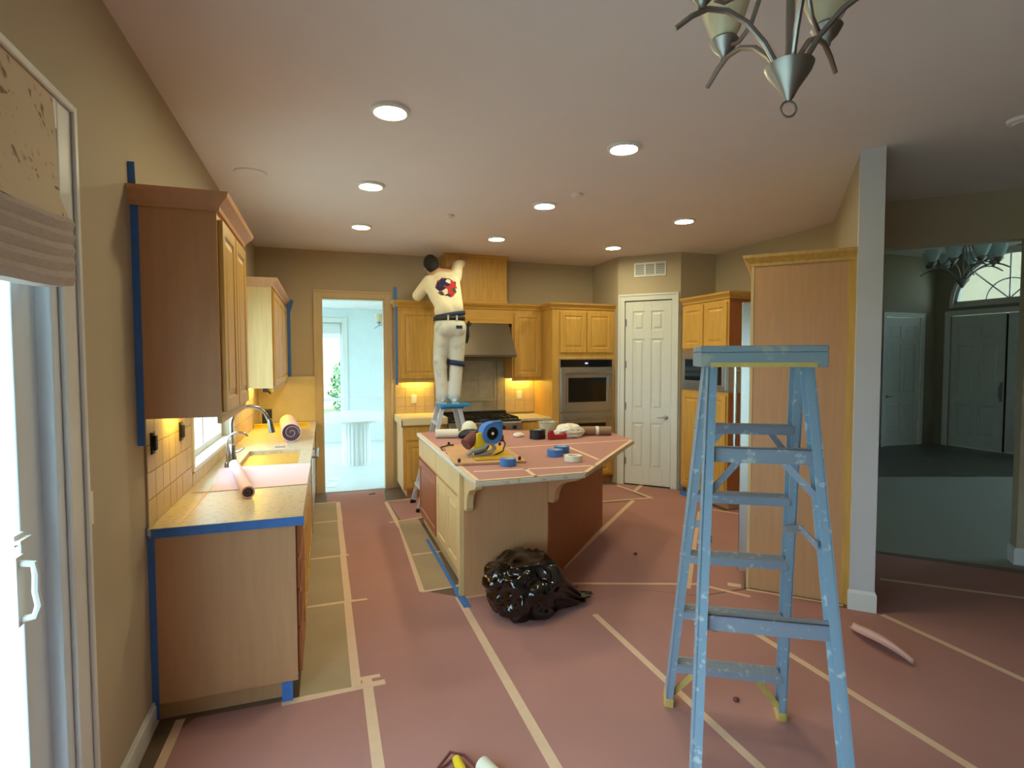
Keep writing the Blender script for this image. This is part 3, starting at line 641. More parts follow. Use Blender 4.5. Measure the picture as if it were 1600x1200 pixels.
# hood
t = thing('range_hood', 'dull metal canopy range hood above the cooktop', 'hood', (1.87, 7.19, 1.70))
bm = NB(); q = [(-.47, -.54, 0), (.47, -.54, 0), (.47, 0, 0), (-.47, 0, 0), (-.47, -.54, .03), (.47, -.54, .03), (.47, 0, .03), (-.47, 0, .03), (-.43, -.32, .45), (.43, -.32, .45), (.43, 0, .45), (-.43, 0, .45)]
v = [bm.verts.new(p) for p in q]
for f in ((0, 3, 2, 1), (0, 1, 5, 4), (1, 2, 6, 5), (2, 3, 7, 6), (3, 0, 4, 7), (4, 5, 9, 8), (5, 6, 10, 9), (6, 7, 11, 10), (7, 4, 8, 11), (8, 9, 10, 11)): bm.faces.new([v[i] for i in f])
obj('canopy', bm, 'hood', t, bevel=.003)
obj('filter', BX((-.42, .42, -.48, -.05, -.006, -.001)), 'iron', t)
# base cabinets and range
t = cabinet('base_cabinet', 'oak base cabinet right of the dining doorway with white masked top', (.875, YF, 0), RZB, .53, .60, 0, ZC0, [('door', .03, .50, .13, .68), ('drawer', .03, .50, .70, .86)], toe=.10, side='oak_pale', sides=(True, False))
bm = NB(); box(bm, .842, 1.408, 6.54, 7.185, ZC0, ZC0+.085); obj_ = single('countertop', bm, 'cream_paper', 'short counter right of the doorway wrapped in whitish paper', 'countertop', bevel=.006)
obj('black_tape', BX((.853, .862, 6.535, 6.54, ZC0-.02, ZC0+.06)), 'black', obj_, world=True)
t = cabinet('base_cabinet', 'oak base cabinet between the range and the wall ovens', (2.352, YF, 0), RZB, .44, .60, 0, ZC0, [('door', .03, .41, .13, .68), ('drawer', .03, .41, .70, .86)], toe=.10)
bm = BX((2.345, 2.79, 6.55, 7.185, ZC0, ZC1)); single('countertop', bm, 'granite', 'short beige stone counter between the range and the wall ovens', 'countertop', bevel=.004)
t = thing('range', 'stainless steel range with black cooktop behind the island', 'stove', (1.412, 6.50, 0))
obj('body', BX((0, .93, .02, .66, .10, .90)), 'steel', t, bevel=.004)
obj('control_panel', BX((0, .93, -.03, .02, .76, .89)), 'steel', t, bevel=.008)
for k in range(6):
    bm = NB(); lathe(bm, [(0, 0), (.026, 0), (.024, .03), (.018, .034), (0, .034)], (.10+.146*k, -.03, .825), 14, Matrix.Rotation(pi/2, 4, 'X')); obj('knob', bm, 'black', t, smooth=True)
obj('oven_door', BX((.01, .92, -.01, .02, .18, .74)), 'steel', t, bevel=.004); obj('oven_window', BX((.2, .73, -.014, -.01, .34, .60)), 'blackg', t)
bm = NB(); tube(bm, [(.06, -.06, .69), (.87, -.06, .69)], .012); tube(bm, [(.1, -.06, .69), (.1, -.01, .69)], .008); tube(bm, [(.83, -.06, .69), (.83, -.01, .69)], .008); obj('oven_handle', bm, 'chrome', t)
obj('cooktop', BX((0, .93, 0, .60, .90, .915)), 'black', t)
for k in range(3):
    bm = NB(); x0 = .02+.30*k
    for i in range(4): box(bm, x0+.02+.08*i, x0+.035+.08*i, .04, .56, .93, .95)
    for i in range(3): box(bm, x0, x0+.29, .05+.24*i, .065+.24*i, .925, .945)
    for xx in (x0, x0+.275):
        for yy in (.04, .545): box(bm, xx, xx+.015, yy, yy+.015, .915, .93)
    obj('burner_grate', bm, 'iron', t)
obj('back_rail', BX((0, .93, .60, .68, .90, .975)), 'black', t, bevel=.004)
# oven tower
TX0, TW, TY = 2.797, .90, 6.55
t = cabinet('oven_cabinet', 'tall oak cabinet housing the double wall ovens', (TX0, TY, 0), RZB, TW, .64, 0, UZ1, [('door', .10, .475, 1.76, UZ1-.03), ('door', .485, .86, 1.76, UZ1-.03), ('drawer', .10, .86, .13, .33)], toe=.10, side='oak', sides=(True, False))
crown(t, [(-.006, .64), (-.006, 0), (TW, 0)], UZ1)
t = thing('wall_oven', 'stainless double wall oven beside the pantry door', 'oven', (TX0+.09, TY, .36))
obj('trim_frame', BX((0, .77, -.022, .0, 0, 1.32)), 'steel', t, bevel=.003)
obj('control_panel', BX((.01, .76, -.03, -.022, 1.21, 1.305)), 'blackg', t, label='black control panel with a violet display')
obj('display', BX((.36, .40, -.0315, -.03, 1.25, 1.268)), 'display', t)
for z0 in (.03, .63):
    d_ = obj('oven_door', BX((.01, .76, -.05, -.022, z0, z0+.565)), 'steel', t, bevel=.005)
    obj('window', BX((.11, .66, -.053, -.05, z0+.12, z0+.44)), 'blackg', d_)
    bm = NB(); tube(bm, [(.05, -.10, z0+.505), (.72, -.10, z0+.505)], .013, 10)
    for x in (.09, .68): tube(bm, [(x, -.10, z0+.505), (x, -.05, z0+.505)], .009)
    obj('handle', bm, 'chrome', d_, smooth=True)
    bm = NB(); box(bm, .07, .085, -.056, -.05, z0+.1, z0+.46); box(bm, .685, .70, -.056, -.05, z0+.1, z0+.46); obj('side_trim', bm, 'chrome', d_)
# pantry vent: local frame along the diagonal wall
t = thing('wall_vent', 'white three-section air return grille above the pantry door', 'vent', (3.70, 6.465, 2.74), -pi/4)
bm = NB(); box(bm, .215, .625, -.012, 0, 0, .02); box(bm, .215, .625, -.012, 0, .16, .18)
for x in (.215, .345, .475, .605): box(bm, x, x+.02, -.012, 0, .02, .16)
obj('frame', bm, 'white', t, bevel=.002)
for k in range(3):
    x0 = .235+.13*k; obj('duct', BX((x0, x0+.11, -.002, 0, .02, .16)), 'grey_pl', t)
    for j in range(6):
        bm = NB(); bar(bm, (x0, -.006, .032+.024*j), (x0+.11, -.006, .032+.024*j), .012, .003, (0, .7, .7)); obj('slat', bm, 'white', t)
# --- right wall: microwave column, faces -X
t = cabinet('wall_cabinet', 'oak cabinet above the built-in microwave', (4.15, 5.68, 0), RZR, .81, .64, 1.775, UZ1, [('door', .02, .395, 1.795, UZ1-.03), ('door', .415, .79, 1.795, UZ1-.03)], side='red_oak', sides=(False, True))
crown(t, [(0, 0), (.816, 0), (.816, .65)], UZ1)
t = thing('microwave', 'built-in stainless microwave with a black window', 'microwave', (4.15, 5.68, 1.30), RZR)
obj('body', BX((.0, .81, 0, .6, 0, .475)), 'steel', t); obj('trim_frame', BX((.02, .79, -.02, 0, .02, .455)), 'steel', t, bevel=.004)
obj('door', BX((.05, .76, -.035, -.02, .06, .41)), 'steel', t, bevel=.004); obj('window', BX((.10, .56, -.038, -.035, .12, .37)), 'blackg', t)
obj('control_panel', BX((.60, .74, -.038, -.035, .08, .39)), 'blackg', t)
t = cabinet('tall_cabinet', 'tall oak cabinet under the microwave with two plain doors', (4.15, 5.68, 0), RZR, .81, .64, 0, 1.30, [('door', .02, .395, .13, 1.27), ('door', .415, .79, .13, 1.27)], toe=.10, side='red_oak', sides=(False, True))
obj('painters_tape', tape_bm((4.12, 5.66, .03), (4.20, 5.45, .03), .06, .002, (1, 0, 0)), 'blue', t, world=True, label='blue tape along the cabinet foot')
obj('painters_tape', tape_bm((4.28, 5.88, .12), (4.20, 5.72, .06), .07, .002, (1, 0, 0)), 'blue', t, world=True)
# --- fridge alcove on the diagonal; frame: a along (+,+), b along (+,-)
FO = Vector((2.888, 3.171, 0)); fa = Vector((S2, S2, 0)); fb = Vector((S2, -S2, 0))
# local of cabinet(): x = -(fa), y = +fb -> rz = -135 deg with origin at the far end
FW = .96
def floc(a, b=0): p = FO+fa*a+fb*b; return (p.x, p.y, 0)
t = thing('fridge_surround', 'tall oak end panel and top cabinet enclosing the fridge behind the blue ladder', 'cabinet', floc(FW), -3*pi/4)
obj('end_panel', BX((FW-.025, FW, 0, .642, 0, UZ1)), 'oak_side', t, bevel=.002, label='wide plain oak end panel')
obj('end_stile', BX((FW, FW+.006, .595, .642, 0, UZ1)), 'oak', t); obj('front_stile', BX((FW, FW+.004, 0, .02, 0, UZ1)), 'oak_pale', t)
obj('far_panel', BX((0, .025, 0, .615, 0, UZ1)), 'oak_side', t, bevel=.002)
obj('top_cabinet', BX((.025, FW-.025, .02, .615, 1.86+.25, UZ1)), 'oak', t)
obj('door', raised_bm(.03, .475, 2.13, UZ1-.02, .0), 'oak', t); obj('door', raised_bm(.485, FW-.03, 2.13, UZ1-.02, .0), 'oak', t)
crown(t, [(0, 0), (FW, 0), (FW, .640)], UZ1, 'oakx', 1.0)
t = thing('refrigerator', 'stainless refrigerator seen edge-on past the oak end panel', 'refrigerator', floc(FW), -3*pi/4)
obj('body', BX((.035, FW-.035, .01, .60, .02, 2.09)), 'grey_pl', t)
for a, b in ((.04, .475), (.485, FW-.04)): obj('door', BX((a, b, -.06, .01, .10, 2.08)), 'steel', t, bevel=.006)
for x in (.44, .52):
    bm = NB(); tube(bm, [(x, -.125, .80), (x, -.125, 1.63)], .013, 10); tube(bm, [(x, -.125, .86), (x, -.06, .86)], .009); tube(bm, [(x, -.125, 1.57), (x, -.06, 1.57)], .009); obj('handle', bm, 'chrome', t)
# --- island
IX, IT = .905, .925
t = thing('kitchen_island', 'oak kitchen island with doors on its left side and curved corbels', 'island', (1.6, 4.5, 0))
IB = [(.905, 3.69), (1.535, 3.69), (2.60, 4.84), (2.60, 5.30), (.905, 5.58)]
bm = NB(); prism(bm, [(.935, 3.72), (1.52, 3.72), (2.57, 4.85), (2.57, 5.27), (.935, 5.55)], 0, .085); obj('toe_kick', bm, 'oak_pale', t, world=True)
bm = NB(); prism(bm, [(.915, 3.70), (1.53, 3.70), (2.59, 4.845), (2.59, 5.29), (.915, 4.66+.9)], .085, ZC0); obj('carcass', bm, 'oak_side', t, world=True)
obj('end_panel', BX((.905, 1.535, 3.69, 3.70, 0, ZC0)), 'oak_side', t, world=True, label='plain oak end panel')
bm = NB(); d_ = Vector((2.60-1.535, 4.84-3.69, 0)).normalized(); n_ = Vector((d_.y, -d_.x, 0)); p0 = Vector((1.535, 3.69, ZC0/2))+n_*.004; p1 = Vector((2.60, 4.84, ZC0/2))+n_*.004
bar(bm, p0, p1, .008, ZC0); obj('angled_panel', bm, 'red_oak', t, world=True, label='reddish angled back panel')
def iface(kind, y0, y1, z0, z1, m='oak_pale'):
    bm = raised_bm(0, y1-y0, z0, z1); bm.transform(Matrix.Translation((.915, y1, 0)) @ ry(-pi/2)); return obj(kind, bm, m, t, world=True)
iface('door', 3.83, 4.235, .13, .67); iface('door', 4.245, 4.65, .13, .67); iface('drawer', 3.83, 4.65, .69, .865); iface('drawer', 4.67, 5.56, .69, .865)
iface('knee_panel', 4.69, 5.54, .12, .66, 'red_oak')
bm = BX((.875, .915, 3.70, 3.75, 0, ZC0), (.885, .915, 3.765, 3.815, .09, ZC0)); obj('corner_post', bm, 'oak_pale', t, world=True, bevel=.003)
def corbel(x, y, w, a):
    bm = NB(); pr = [(0, 0), (-.30, 0), (-.30, -.045), (-.285, -.06), (-.23, -.075), (-.15, -.10), (-.10, -.14), (-.075, -.19), (-.07, -.235), (-.05, -.262), (0, -.262)]
    vs = prism(bm, pr, -w/2, w/2)
    bmesh.ops.transform(bm, matrix=Matrix.Translation((x, y, ZC0)) @ ry(a) @ Matrix(((0, 0, 1, 0), (1, 0, 0, 0), (0, 1, 0, 0), (0, 0, 0, 1))), verts=vs)
    return obj('corbel', bm, 'oak_pale' if a == 0 else 'oak_side', t, world=True, bevel=.003)
corbel(.93, 3.69, .05, 0); corbel(1.56, 3.70, .05, radians(21)); corbel(2.42, 4.655, .05, radians(42))
obj('painters_tape', tape_bm((.872, 3.70, .006), (.872, 5.0, .006), .03, .001), 'blue', t, world=True); obj('painters_tape', tape_bm((.885, 3.52, .0055), (.878, 3.78, .0055), .055, .001), 'blue', t, world=True)
obj('painters_tape', tape_bm((2.606, 5.30, .02), (2.64, 5.18, .05), .07, .002, (1, 0, 0)), 'blue', t, world=True)
ITOP = [(.862, 3.225), (1.617, 3.237), (2.711, 4.422), (2.80, 5.06), (1.5, 5.66), (.885, 5.63)]
t = thing('countertop', 'island countertop covered in red paper with masking tape lines', 'countertop', (1.6, 4.5, ZC0))
bm = NB(); prism(bm, ITOP, ZC0, .918); obj('slab', bm, 'granite', t, world=True, bevel=.006)
ctr = Vector((1.65, 4.5)); bm = NB(); prism(bm, [tuple(ctr+(Vector(p)-ctr)*.985) for p in ITOP], .9185, .9205); obj('red_paper', bm, 'red_paper', t, world=True, label='red rosin paper cover')
for a, b in (((.90, 4.36), (2.68, 4.43)), ((.93, 3.52), (1.80, 3.44)), ((1.97, 4.40), (1.925, 3.64)), ((1.29, 3.51), (1.267, 3.24)), ((1.63, 3.26), (2.69, 4.43)), ((.885, 3.25), (.90, 5.60)), ((.88, 3.245), (1.61, 3.255))):
    obj('masking_tape', tape_bm((*a, .9212), (*b, .9212), .028), 'tape', t, world=True)
# ------------------------------------------------------------------ floor coverings: each sheet a thing, its tape strips are parts
def sheet(label, pts, m='red_paper', z=0, th=.0015, tapes=(), group=None, cat='paper', name='floor_paper'):
    c = Vector((sum(p[0] for p in pts)/len(pts), sum(p[1] for p in pts)/len(pts), z))
    t = thing(name, label, cat, c, 0, group)
    bm = NB(); prism(bm, pts, z, z+th); obj('sheet', bm, m, t, world=True)
    for tp in tapes:
        a, b, w = tp[:3]; col = tp[3] if len(tp) > 3 else 'tape'
        obj('masking_tape' if col == 'tape' else 'painters_tape', tape_bm((*a, z+th+.0006+random.uniform(0, .0006)), (*b, z+th+.0008), w, .0008), col, t, world=True)
    return t
sheet('red paper strip running down the aisle between sink counter and island', [(.15, -.9), (.87, -.9), (.87, 3.70), (.65, 3.88), (.685, 5.45), (.655, 6.50), (.70, 7.16), (.0, 7.16), (.0, 6.70), (.12, 6.68), (.125, 2.85)], z=.001,
      tapes=[((.865, 3.70), (.872, -.85), .05), ((.655, 6.49), (.683, 5.445), .045), ((.69, 5.45), (.64, 3.87), .045), ((.635, 3.875), (.93, 3.89), .04), ((.655, 6.52), (.94, 6.545), .035), ((.60, 5.665), (.70, 5.68), .03)])
sheet('red paper by the patio door in front of the sink cabinets', [(-.62, -.9), (.15, -.9), (.15, 2.83), (-.60, 2.83), (-.68, 2.70), (-.68, 2.3)], z=.0005, tapes=[((.182, 2.885), (.178, -.85), .05), ((-.225, 2.812), (.27, 2.834), .045), ((.09, 2.90), (.25, 2.90), .03), ((-.66, 2.84), (-.675, 2.3), .04)])
sheet('red paper strip under the black bin bag in front of the island', [(.87, -.9), (1.66, -.9), (1.65, 3.22), (1.54, 3.68), (.87, 3.69)], z=.0007, tapes=[((1.645, 3.15), (1.674, -.85), .04), ((.90, 3.675), (1.5, 3.672), .03)])
sheet('red paper strip under the big blue ladder', [(1.66, -.9), (2.48, -.9), (2.48, 3.15), (1.80, 3.62), (1.55, 3.68), (1.65, 3.2)], z=.0010, tapes=[((2.452, 2.65), (2.499, -.85), .042), ((1.72, 3.65), (2.60, 3.33), .03), ((2.58, 3.345), (2.80, 3.03), .03)])
sheet('red paper strip in front of the white wall end', [(2.48, -.9), (3.41, -.9), (3.41, 2.56), (3.29, 2.66), (2.86, 3.14), (2.48, 3.15)], z=.0006, tapes=[((3.409, 2.53), (3.393, -.85), .04), ((2.865, 3.14), (3.29, 2.715), .03)])
sheet('red paper strip reaching into the dim hall', [(3.41, -.9), (6.9, -.9), (7.1, .45), (4.36, 3.46), (3.46, 2.64), (3.41, 2.56)], z=.0009, tapes=[((3.955, 2.96), (5.6, 1.46), .035)])
sheet('red paper between the island and the fridge on the kitchen floor', [(1.62, 3.74), (2.48, 3.16), (2.86, 3.16), (3.50, 3.79), (4.8, 4.9), (4.13, 4.88), (4.13, 5.6), (4.25, 5.86), (3.72, 6.44), (3.66, 6.44), (3.66, 5.65), (3.43, 5.60), (1.80, 3.98)], z=.0008,
      tapes=[((1.78, 3.965), (3.43, 5.606), .05), ((3.0, 5.668), (3.70, 5.64), .04), ((3.64, 6.36), (3.70, 5.62), .05), ((3.69, 6.0), (3.98, 6.285), .05), ((2.475, 3.29), (3.85, 4.94), .035), ((4.04, 4.955), (4.21, 4.73), .03), ((2.80, 3.26), (2.87, 3.20), .06)])
sheet('red paper along the angled side of the island', [(1.56, 3.70), (1.80, 3.98), (3.40, 5.58), (2.70, 5.64), (2.61, 5.30), (2.62, 4.82)], z=.0013)
sheet('red paper behind the island in front of the range', [(.72, 5.72), (.93, 5.72), (2.65, 5.36), (3.0, 5.67), (3.62, 5.66), (3.62, 6.4), (2.8, 6.62), (.95, 6.62), (.68, 6.45)], z=.0012)
for label, y0, y1, nm in (('brown paper panel on the floor nearest the sink counter end', 2.84, 3.87, 0), ('brown paper panel by the sink counter, second from the near end', 3.88, 4.81, 1), ('brown paper panel by the sink counter, third from the near end', 4.82, 5.885, 2), ('brown paper panel by the sink counter closest to the doorway', 5.895, 6.68, 3)):
    sheet(label, [(-.145, y0), (.135, y0), (.125, y1), (-.145, y1)], 'tan_paper', .0022, group='brown paper panels by the sink counter',
          tapes=[((.127, y0-.01), (.122, y1), .048), ((-.138, y1+.004), (.17 if nm < 2 else .1, y1+.01), .03)] + ([((-.138, 3.873), (.255, 3.873), .03)] if nm == 0 else []))
for label, p, tp in (('brown paper panel beside the island nearest the bin bag', [(.655, 3.885), (.872, 3.89), (.905, 4.64), (.675, 4.635)], ((.68, 4.634), (.935, 4.645), .028)), ('brown paper panel beside the island, further from the bin bag', [(.675, 4.645), (.905, 4.65), (.90, 5.72), (.69, 5.66)], ((.675, 5.672), (.95, 5.725), .028))):
    sheet(label, p, 'tan_paper', .0026, tapes=[tp], group='brown paper panels by the island')
sheet('pinkish red paper sheet laid on the left counter before the sink', [(-.62, 3.52), (-.114, 3.54), (-.108, 4.24), (-.60, 4.26), (-.71, 4.24)], 'roll_pink', ZC1+.0008, .0012, [((-.72, 3.505), (-.114, 3.53), .02)], name='counter_paper')
t = sheet('white paper sheets lying on the dining room floor by the doorway', [(-.01, 7.50), (.10, 7.46), (.17, 7.72), (.05, 7.80)], 'white', .006, .002, name='loose_paper')
single('loose_paper', (lambda b: (prism(b, [(.02, 7.92), (.15, 7.88), (.19, 8.06), (.06, 8.12)], .006, .008), b)[1])(NB()), 'white', 'second loose white sheet on the dining floor nearer the table', 'paper')

# ------------------------------------------------------------------ lights
def can(label, x, y):
    t = thing('recessed_light', label, 'ceiling light', (x, y, H1-.02), 0, 'recessed ceiling lights')
    bm = NB(); lathe(bm, [(.082, .004), (.088, 0), (.105, .008), (.108, .019), (.080, .019)], n=28); obj('trim_ring', bm, 'white', t, smooth=True)
    bm = NB(); lathe(bm, [(0, .004), (.05, .003), (.083, .005), (.083, .008), (0, .008)], n=28); obj('lens', bm, 'can', t, label='glowing lens')
for a in (('glowing recessed light above the sink counter aisle nearest the patio door', .359, 3.073), ('middle recessed light in the row above the sink counter aisle', .359, 4.413), ('recessed light in the sink counter aisle row closest to the dining doorway', .37, 5.774),
          ('recessed light above the near end of the island', 1.826, 3.127), ('recessed light above the middle of the island', 1.84, 4.491), ('recessed light above the painter and range', 1.831, 5.873),
          ('recessed light above the floor between island and fridge', 3.327, 4.553), ('recessed light in front of the wall ovens and pantry', 3.305, 5.898)): can(*a)
t = thing('ceiling_speaker', 'round flush ceiling speaker near the left wall', 'speaker', (-.484, 4.404, H1-.012))
bm = NB(); lathe(bm, [(0, .002), (.085, .002), (.10, 0), (.11, .006), (.112, .012), (0, .012)], n=28); obj('grille', bm, 'ceil', t, smooth=True)
for label, x, y in (('small smoke detector on the ceiling in front of the chimney box', 1.124, 5.086), ('small white sensor on the ceiling between the lit recessed lights', 1.973, 4.115), ('smoke detector on the dim ceiling near the hall', 3.75, 2.05)):
    t = thing('smoke_detector', label, 'smoke detector', (x, y, H1-.03)); bm = NB(); r = .045 if y > 3 else .07
    lathe(bm, [(0, 0), (r*.6, 0), (r*.65, .006), (r, .012), (r*1.05, .03), (0, .03)], n=20); obj('housing', bm, 'ceil', t, smooth=True)

def chandelier(label, loc, zc, R, s, phase, arms, shade, metal='dnickel', ring=True):
    """loc: bottom of the hub; zc ceiling height; R arm radius, s overall scale"""
    t = thing('chandelier', label, 'chandelier', loc); top = zc-loc[2]
    bm = NB(); lathe(bm, [(.006*s, 0), (.012*s, .008*s), (.024*s, .03*s), (.052*s, .07*s), (.060*s, .09*s), (.040*s, .10*s), (.012*s, .105*s), (0, .105*s)], n=20); obj('hub', bm, metal, t, smooth=True)
    if ring:
        bm = NB(); n = 20; r = .020*s
        tube(bm, [(r*cos(2*pi*k/n+pi/2), 0, r*sin(2*pi*k/n+pi/2)-r) for k in range(n+1)], .0032*s, 8, False); o = obj('finial_ring', bm, metal, t, smooth=True); o.rotation_euler = (0, 0, -YAW)
    bm = NB(); tube(bm, [(0, 0, .09*s), (0, 0, min(.75*s, top-.05))], .011*s, 10); obj('stem', bm, metal, t, smooth=True)
    zt = min(.75*s, top-.05)
    bm = NB(); tube(bm, [(0, 0, zt), (0, 0, top-.02)], .005*s, 6); obj('hanging_rod', bm, metal, t)
    bm = NB(); lathe(bm, [(0, top-.03), (.05*s, top-.028), (.065*s, top-.006), (.065*s, top-.001), (0, top-.001)], n=20); obj('ceiling_canopy', bm, metal, t, smooth=True)
    for k in range(arms):
        a = phase+2*pi*k/arms; c, d = cos(a), sin(a)
        P = lambda r, z: (r*R*c, r*R*d, z*s)
        bm = NB(); pts = [P(.10, .085), P(.22, .145), P(.38, .195), P(.55, .222), P(.72, .225), P(.86, .205), P(1.0, .172)]
        tube(bm, pts, [.0075*s]*6+[.0065*s], 8); arm = obj('arm', bm, metal, t, smooth=True)
        bm = NB(); pts = [P(.05, .62), P(.16, .52), P(.24, .42), P(.32, .33), P(.44, .265), P(.58, .243), P(.66, .25)]
        tube(bm, pts, .0065*s, 8); obj('scroll', bm, metal, t, smooth=True)
        bm = NB(); o = (.77*R*c, .77*R*d, .222*s)
        lathe(bm, [(0, 0), (.010*s, .0), (.012*s, .012*s), (.03*s, .03*s), (.042*s, .052*s), (.036*s, .06*s), (0, .06*s)], o, 16); obj('cup', bm, metal, t, smooth=True)
        bm = NB(); lathe(bm, [(.028*s, .058*s), (.045*s, .085*s), (.062*s, .13*s), (.078*s, .19*s), (.075*s, .19*s), (.058*s, .13*s), (.041*s, .087*s), (0, .066*s)], o, 18); obj('glass_shade', bm, shade, t, smooth=True)
    return t
chandelier('brushed nickel chandelier with curved arms hanging near the camera above the ladder', (1.1564, 1.1474, 2.34), H1, .305, 1.0, -9.685, 5, 'frost')
chandelier('dining room chandelier glimpsed through the doorway above the oval table', (1.12, 9.3, 2.02), HD, .34, 1.0, .35, 5, 'frost')
t = chandelier('large foyer chandelier with pale blue shades near the arched window', (8.0, 4.977, 2.60), H2, .47, 1.25, .3, 8, 'frost_blue', 'dnickel', False)

# ------------------------------------------------------------------ ladders
T_ = thing('step_ladder', 'large blue fibreglass stepladder with paint spots standing in the foreground', 'ladder', (1.772, 2.082, 0), -.543)
s1, s2, hL, wt, wb, wbn, dc = .563, .382, 1.653, .155, .252, .243, .054
def farp(s, z): k = z/hL; return Vector((s*(wb+(wt-wb)*k), -s1*k+dc*k, z))
def nearp(s, z): k = z/hL; return Vector((s*(wbn+(wt-wbn)*k), -(s1+s2)+(s2-dc)*k, z))
def channel(a, b, w, d_, sgn):
    """C-section rail: web outwards, flanges front and back"""
    bm = NB(); ax = (b-a).normalized(); yv = ax.cross(Vector((1, 0, 0))).normalized(); 
    bar(bm, a+Vector((sgn*w/2-sgn*.003, 0, 0)), b+Vector((sgn*w/2-sgn*.003, 0, 0)), .006, d_, yv)
    for q in (-1, 1): bar(bm, a+yv*q*(d_/2-.003), b+yv*q*(d_/2-.003), w-.004, .006, yv)
    return bm
for s in (-1, 1):
    obj('front_rail', channel(farp(s, .03), farp(s, hL+.01), .034, .075, s), 'ladder', T_)
    obj('rear_rail', channel(nearp(s, .03), nearp(s, hL+.01), .034, .060, s), 'ladder', T_)
    for f, d_ in ((farp, .085), (nearp, .07)):
        bm = NB(); a, b = f(s, 0), f(s, .06); bar(bm, a, b, .042, d_, (0, 1, 0)); obj('rubber_foot', bm, 'ladder_y' if f is farp else 'grey_pl', T_, bevel=.004)
ZS = [.252, .55, .835, 1.12, 1.414]
for z in ZS:
    bm = NB(); a, b = farp(-1, z), farp(1, z); x0, x1 = a.x+.012, b.x-.012
    box(bm, x0, x1, a.y-.045, a.y+.045, z-.004, z); box(bm, x0, x1, a.y-.045, a.y-.041, z-.032, z-.004); box(bm, x0, x1, a.y+.041, a.y+.045, z-.032, z-.004)
    for k in range(5): box(bm, x0, x1, a.y-.036+.016*k, a.y-.030+.016*k, z, z+.002)
    obj('step', bm, 'ladder_al', T_)
for z in (.785, 1.335):
    bm = NB(); a, b = nearp(-1, z), nearp(1, z); box(bm, a.x+.006, b.x-.006, a.y-.008, a.y-.003, z-.026, z+.026); box(bm, a.x+.006, b.x-.006, a.y-.008, a.y+.03, z+.022, z+.026)
    obj('rear_brace', bm, 'ladder_al', T_)
    for s in (-1, 1):
        if z > 1: 
            bm = NB(); p = nearp(s, z-.13); q = nearp(s, z)-Vector((s*.10, 0, .02)); bar(bm, p-Vector((s*.01, 0, 0)), q, .022, .006, (0, 1, 0)); obj('knee_brace', bm, 'ladder_al', T_)
for s in (-1, 1):
    bm = NB(); p = farp(s, .06); q = farp(s, .252-.02)-Vector((s*.13, 0, 0)); bar(bm, p-Vector((s*.015, 0, 0)), q, .028, .006, (0, 1, 0)); obj('knee_brace', bm, 'ladder_y', T_, label='yellow tan diagonal brace under the bottom step')
    bm = NB(); p = farp(s, 1.414-.13); q = farp(s, 1.414-.02)-Vector((s*.09, 0, 0)); bar(bm, p-Vector((s*.012, 0, 0)), q, .022, .006, (0, 1, 0)); obj('knee_brace', bm, 'ladder_al', T_)
    a = farp(s, .97)-Vector((s*.02, 0, 0)); b = nearp(s, 1.05)-Vector((s*.02, 0, 0)); m_ = a.lerp(b, .55)+Vector((0, 0, .035))
    bm = NB(); bar(bm, a, m_, .005, .026, (0, 0, 1)); bar(bm, m_, b, .005, .026, (0, 0, 1)); tube(bm, [m_-Vector((.008, 0, 0)), m_+Vector((.008, 0, 0))], .012, 8)
    obj('spreader', bm, 'ladder_al', T_)
    for f, z in [(farp, z) for z in ZS] + [(nearp, .785), (nearp, 1.335), (farp, .97), (nearp, 1.05)]:
        bm = NB(); p = f(s, z-.012); lathe(bm, [(0, 0), (.009, 0), (.007, .006), (0, .006)], p+Vector((s*.017, 0, 0)), 10, Matrix.Rotation(s*pi/2, 4, 'Y')); obj('rivet', bm, 'grey_pl', T_)
bm = NB(); yc = -s1; box(bm, -.205, .205, yc-.125, yc+.105, hL+.04, hL+.062); box(bm, -.205, .205, yc-.125, yc-.117, hL-.012, hL+.04); box(bm, -.205, .205, yc+.097, yc+.105, hL-.012, hL+.04)
box(bm, -.205, -.197, yc-.117, yc+.097, hL-.012, hL+.04); box(bm, .197, .205, yc-.117, yc+.097, hL-.012, hL+.04); obj('top_cap', bm, 'ladder_cap', T_, bevel=.006)
obj('cap_label', BX((-.17, .17, yc-.1275, yc-.125, hL-.012, hL+.004)), 'ladder_y', T_, label='yellow strip along the lower cap edge')

# small aluminium ladder under the painter: climbs along X, width along Y; local x across (world Y)
T2 = thing('step_ladder', 'small pale aluminium stepladder with a blue top that the painter stands on', 'ladder', (1.33, 6.15, 0), 0)
hT = 1.165
def p2(side, s, z): k = z/hT; x = (-.385+.30*k) if side < 0 else (.36-.27*k); w = .215-.085*k; return Vector((x, s*w, z))
for side in (-1, 1):
    for s in (-1, 1):
        bm = NB(); bar(bm, p2(side, s, .02), p2(side, s, hT-.03), .022, .05, (1, 0, 0)); obj('rail', bm, 'alu', T2, bevel=.003)
        bm = NB(); bar(bm, p2(side, s, 0), p2(side, s, .04), .03, .06, (1, 0, 0)); obj('rubber_foot', bm, 'black', T2)
for z in (.25, .50, .74, .97):
    a, b = p2(-1, -1, z), p2(-1, 1, z); obj('step', BX((a.x-.04, a.x+.04, a.y, b.y, z-.025, z)), 'alu', T2, bevel=.003)
for z in (.35, .80):
    a, b = p2(1, -1, z), p2(1, 1, z); obj('rear_brace', BX((a.x-.01, a.x+.01, a.y, b.y, z-.03, z)), 'alu', T2)
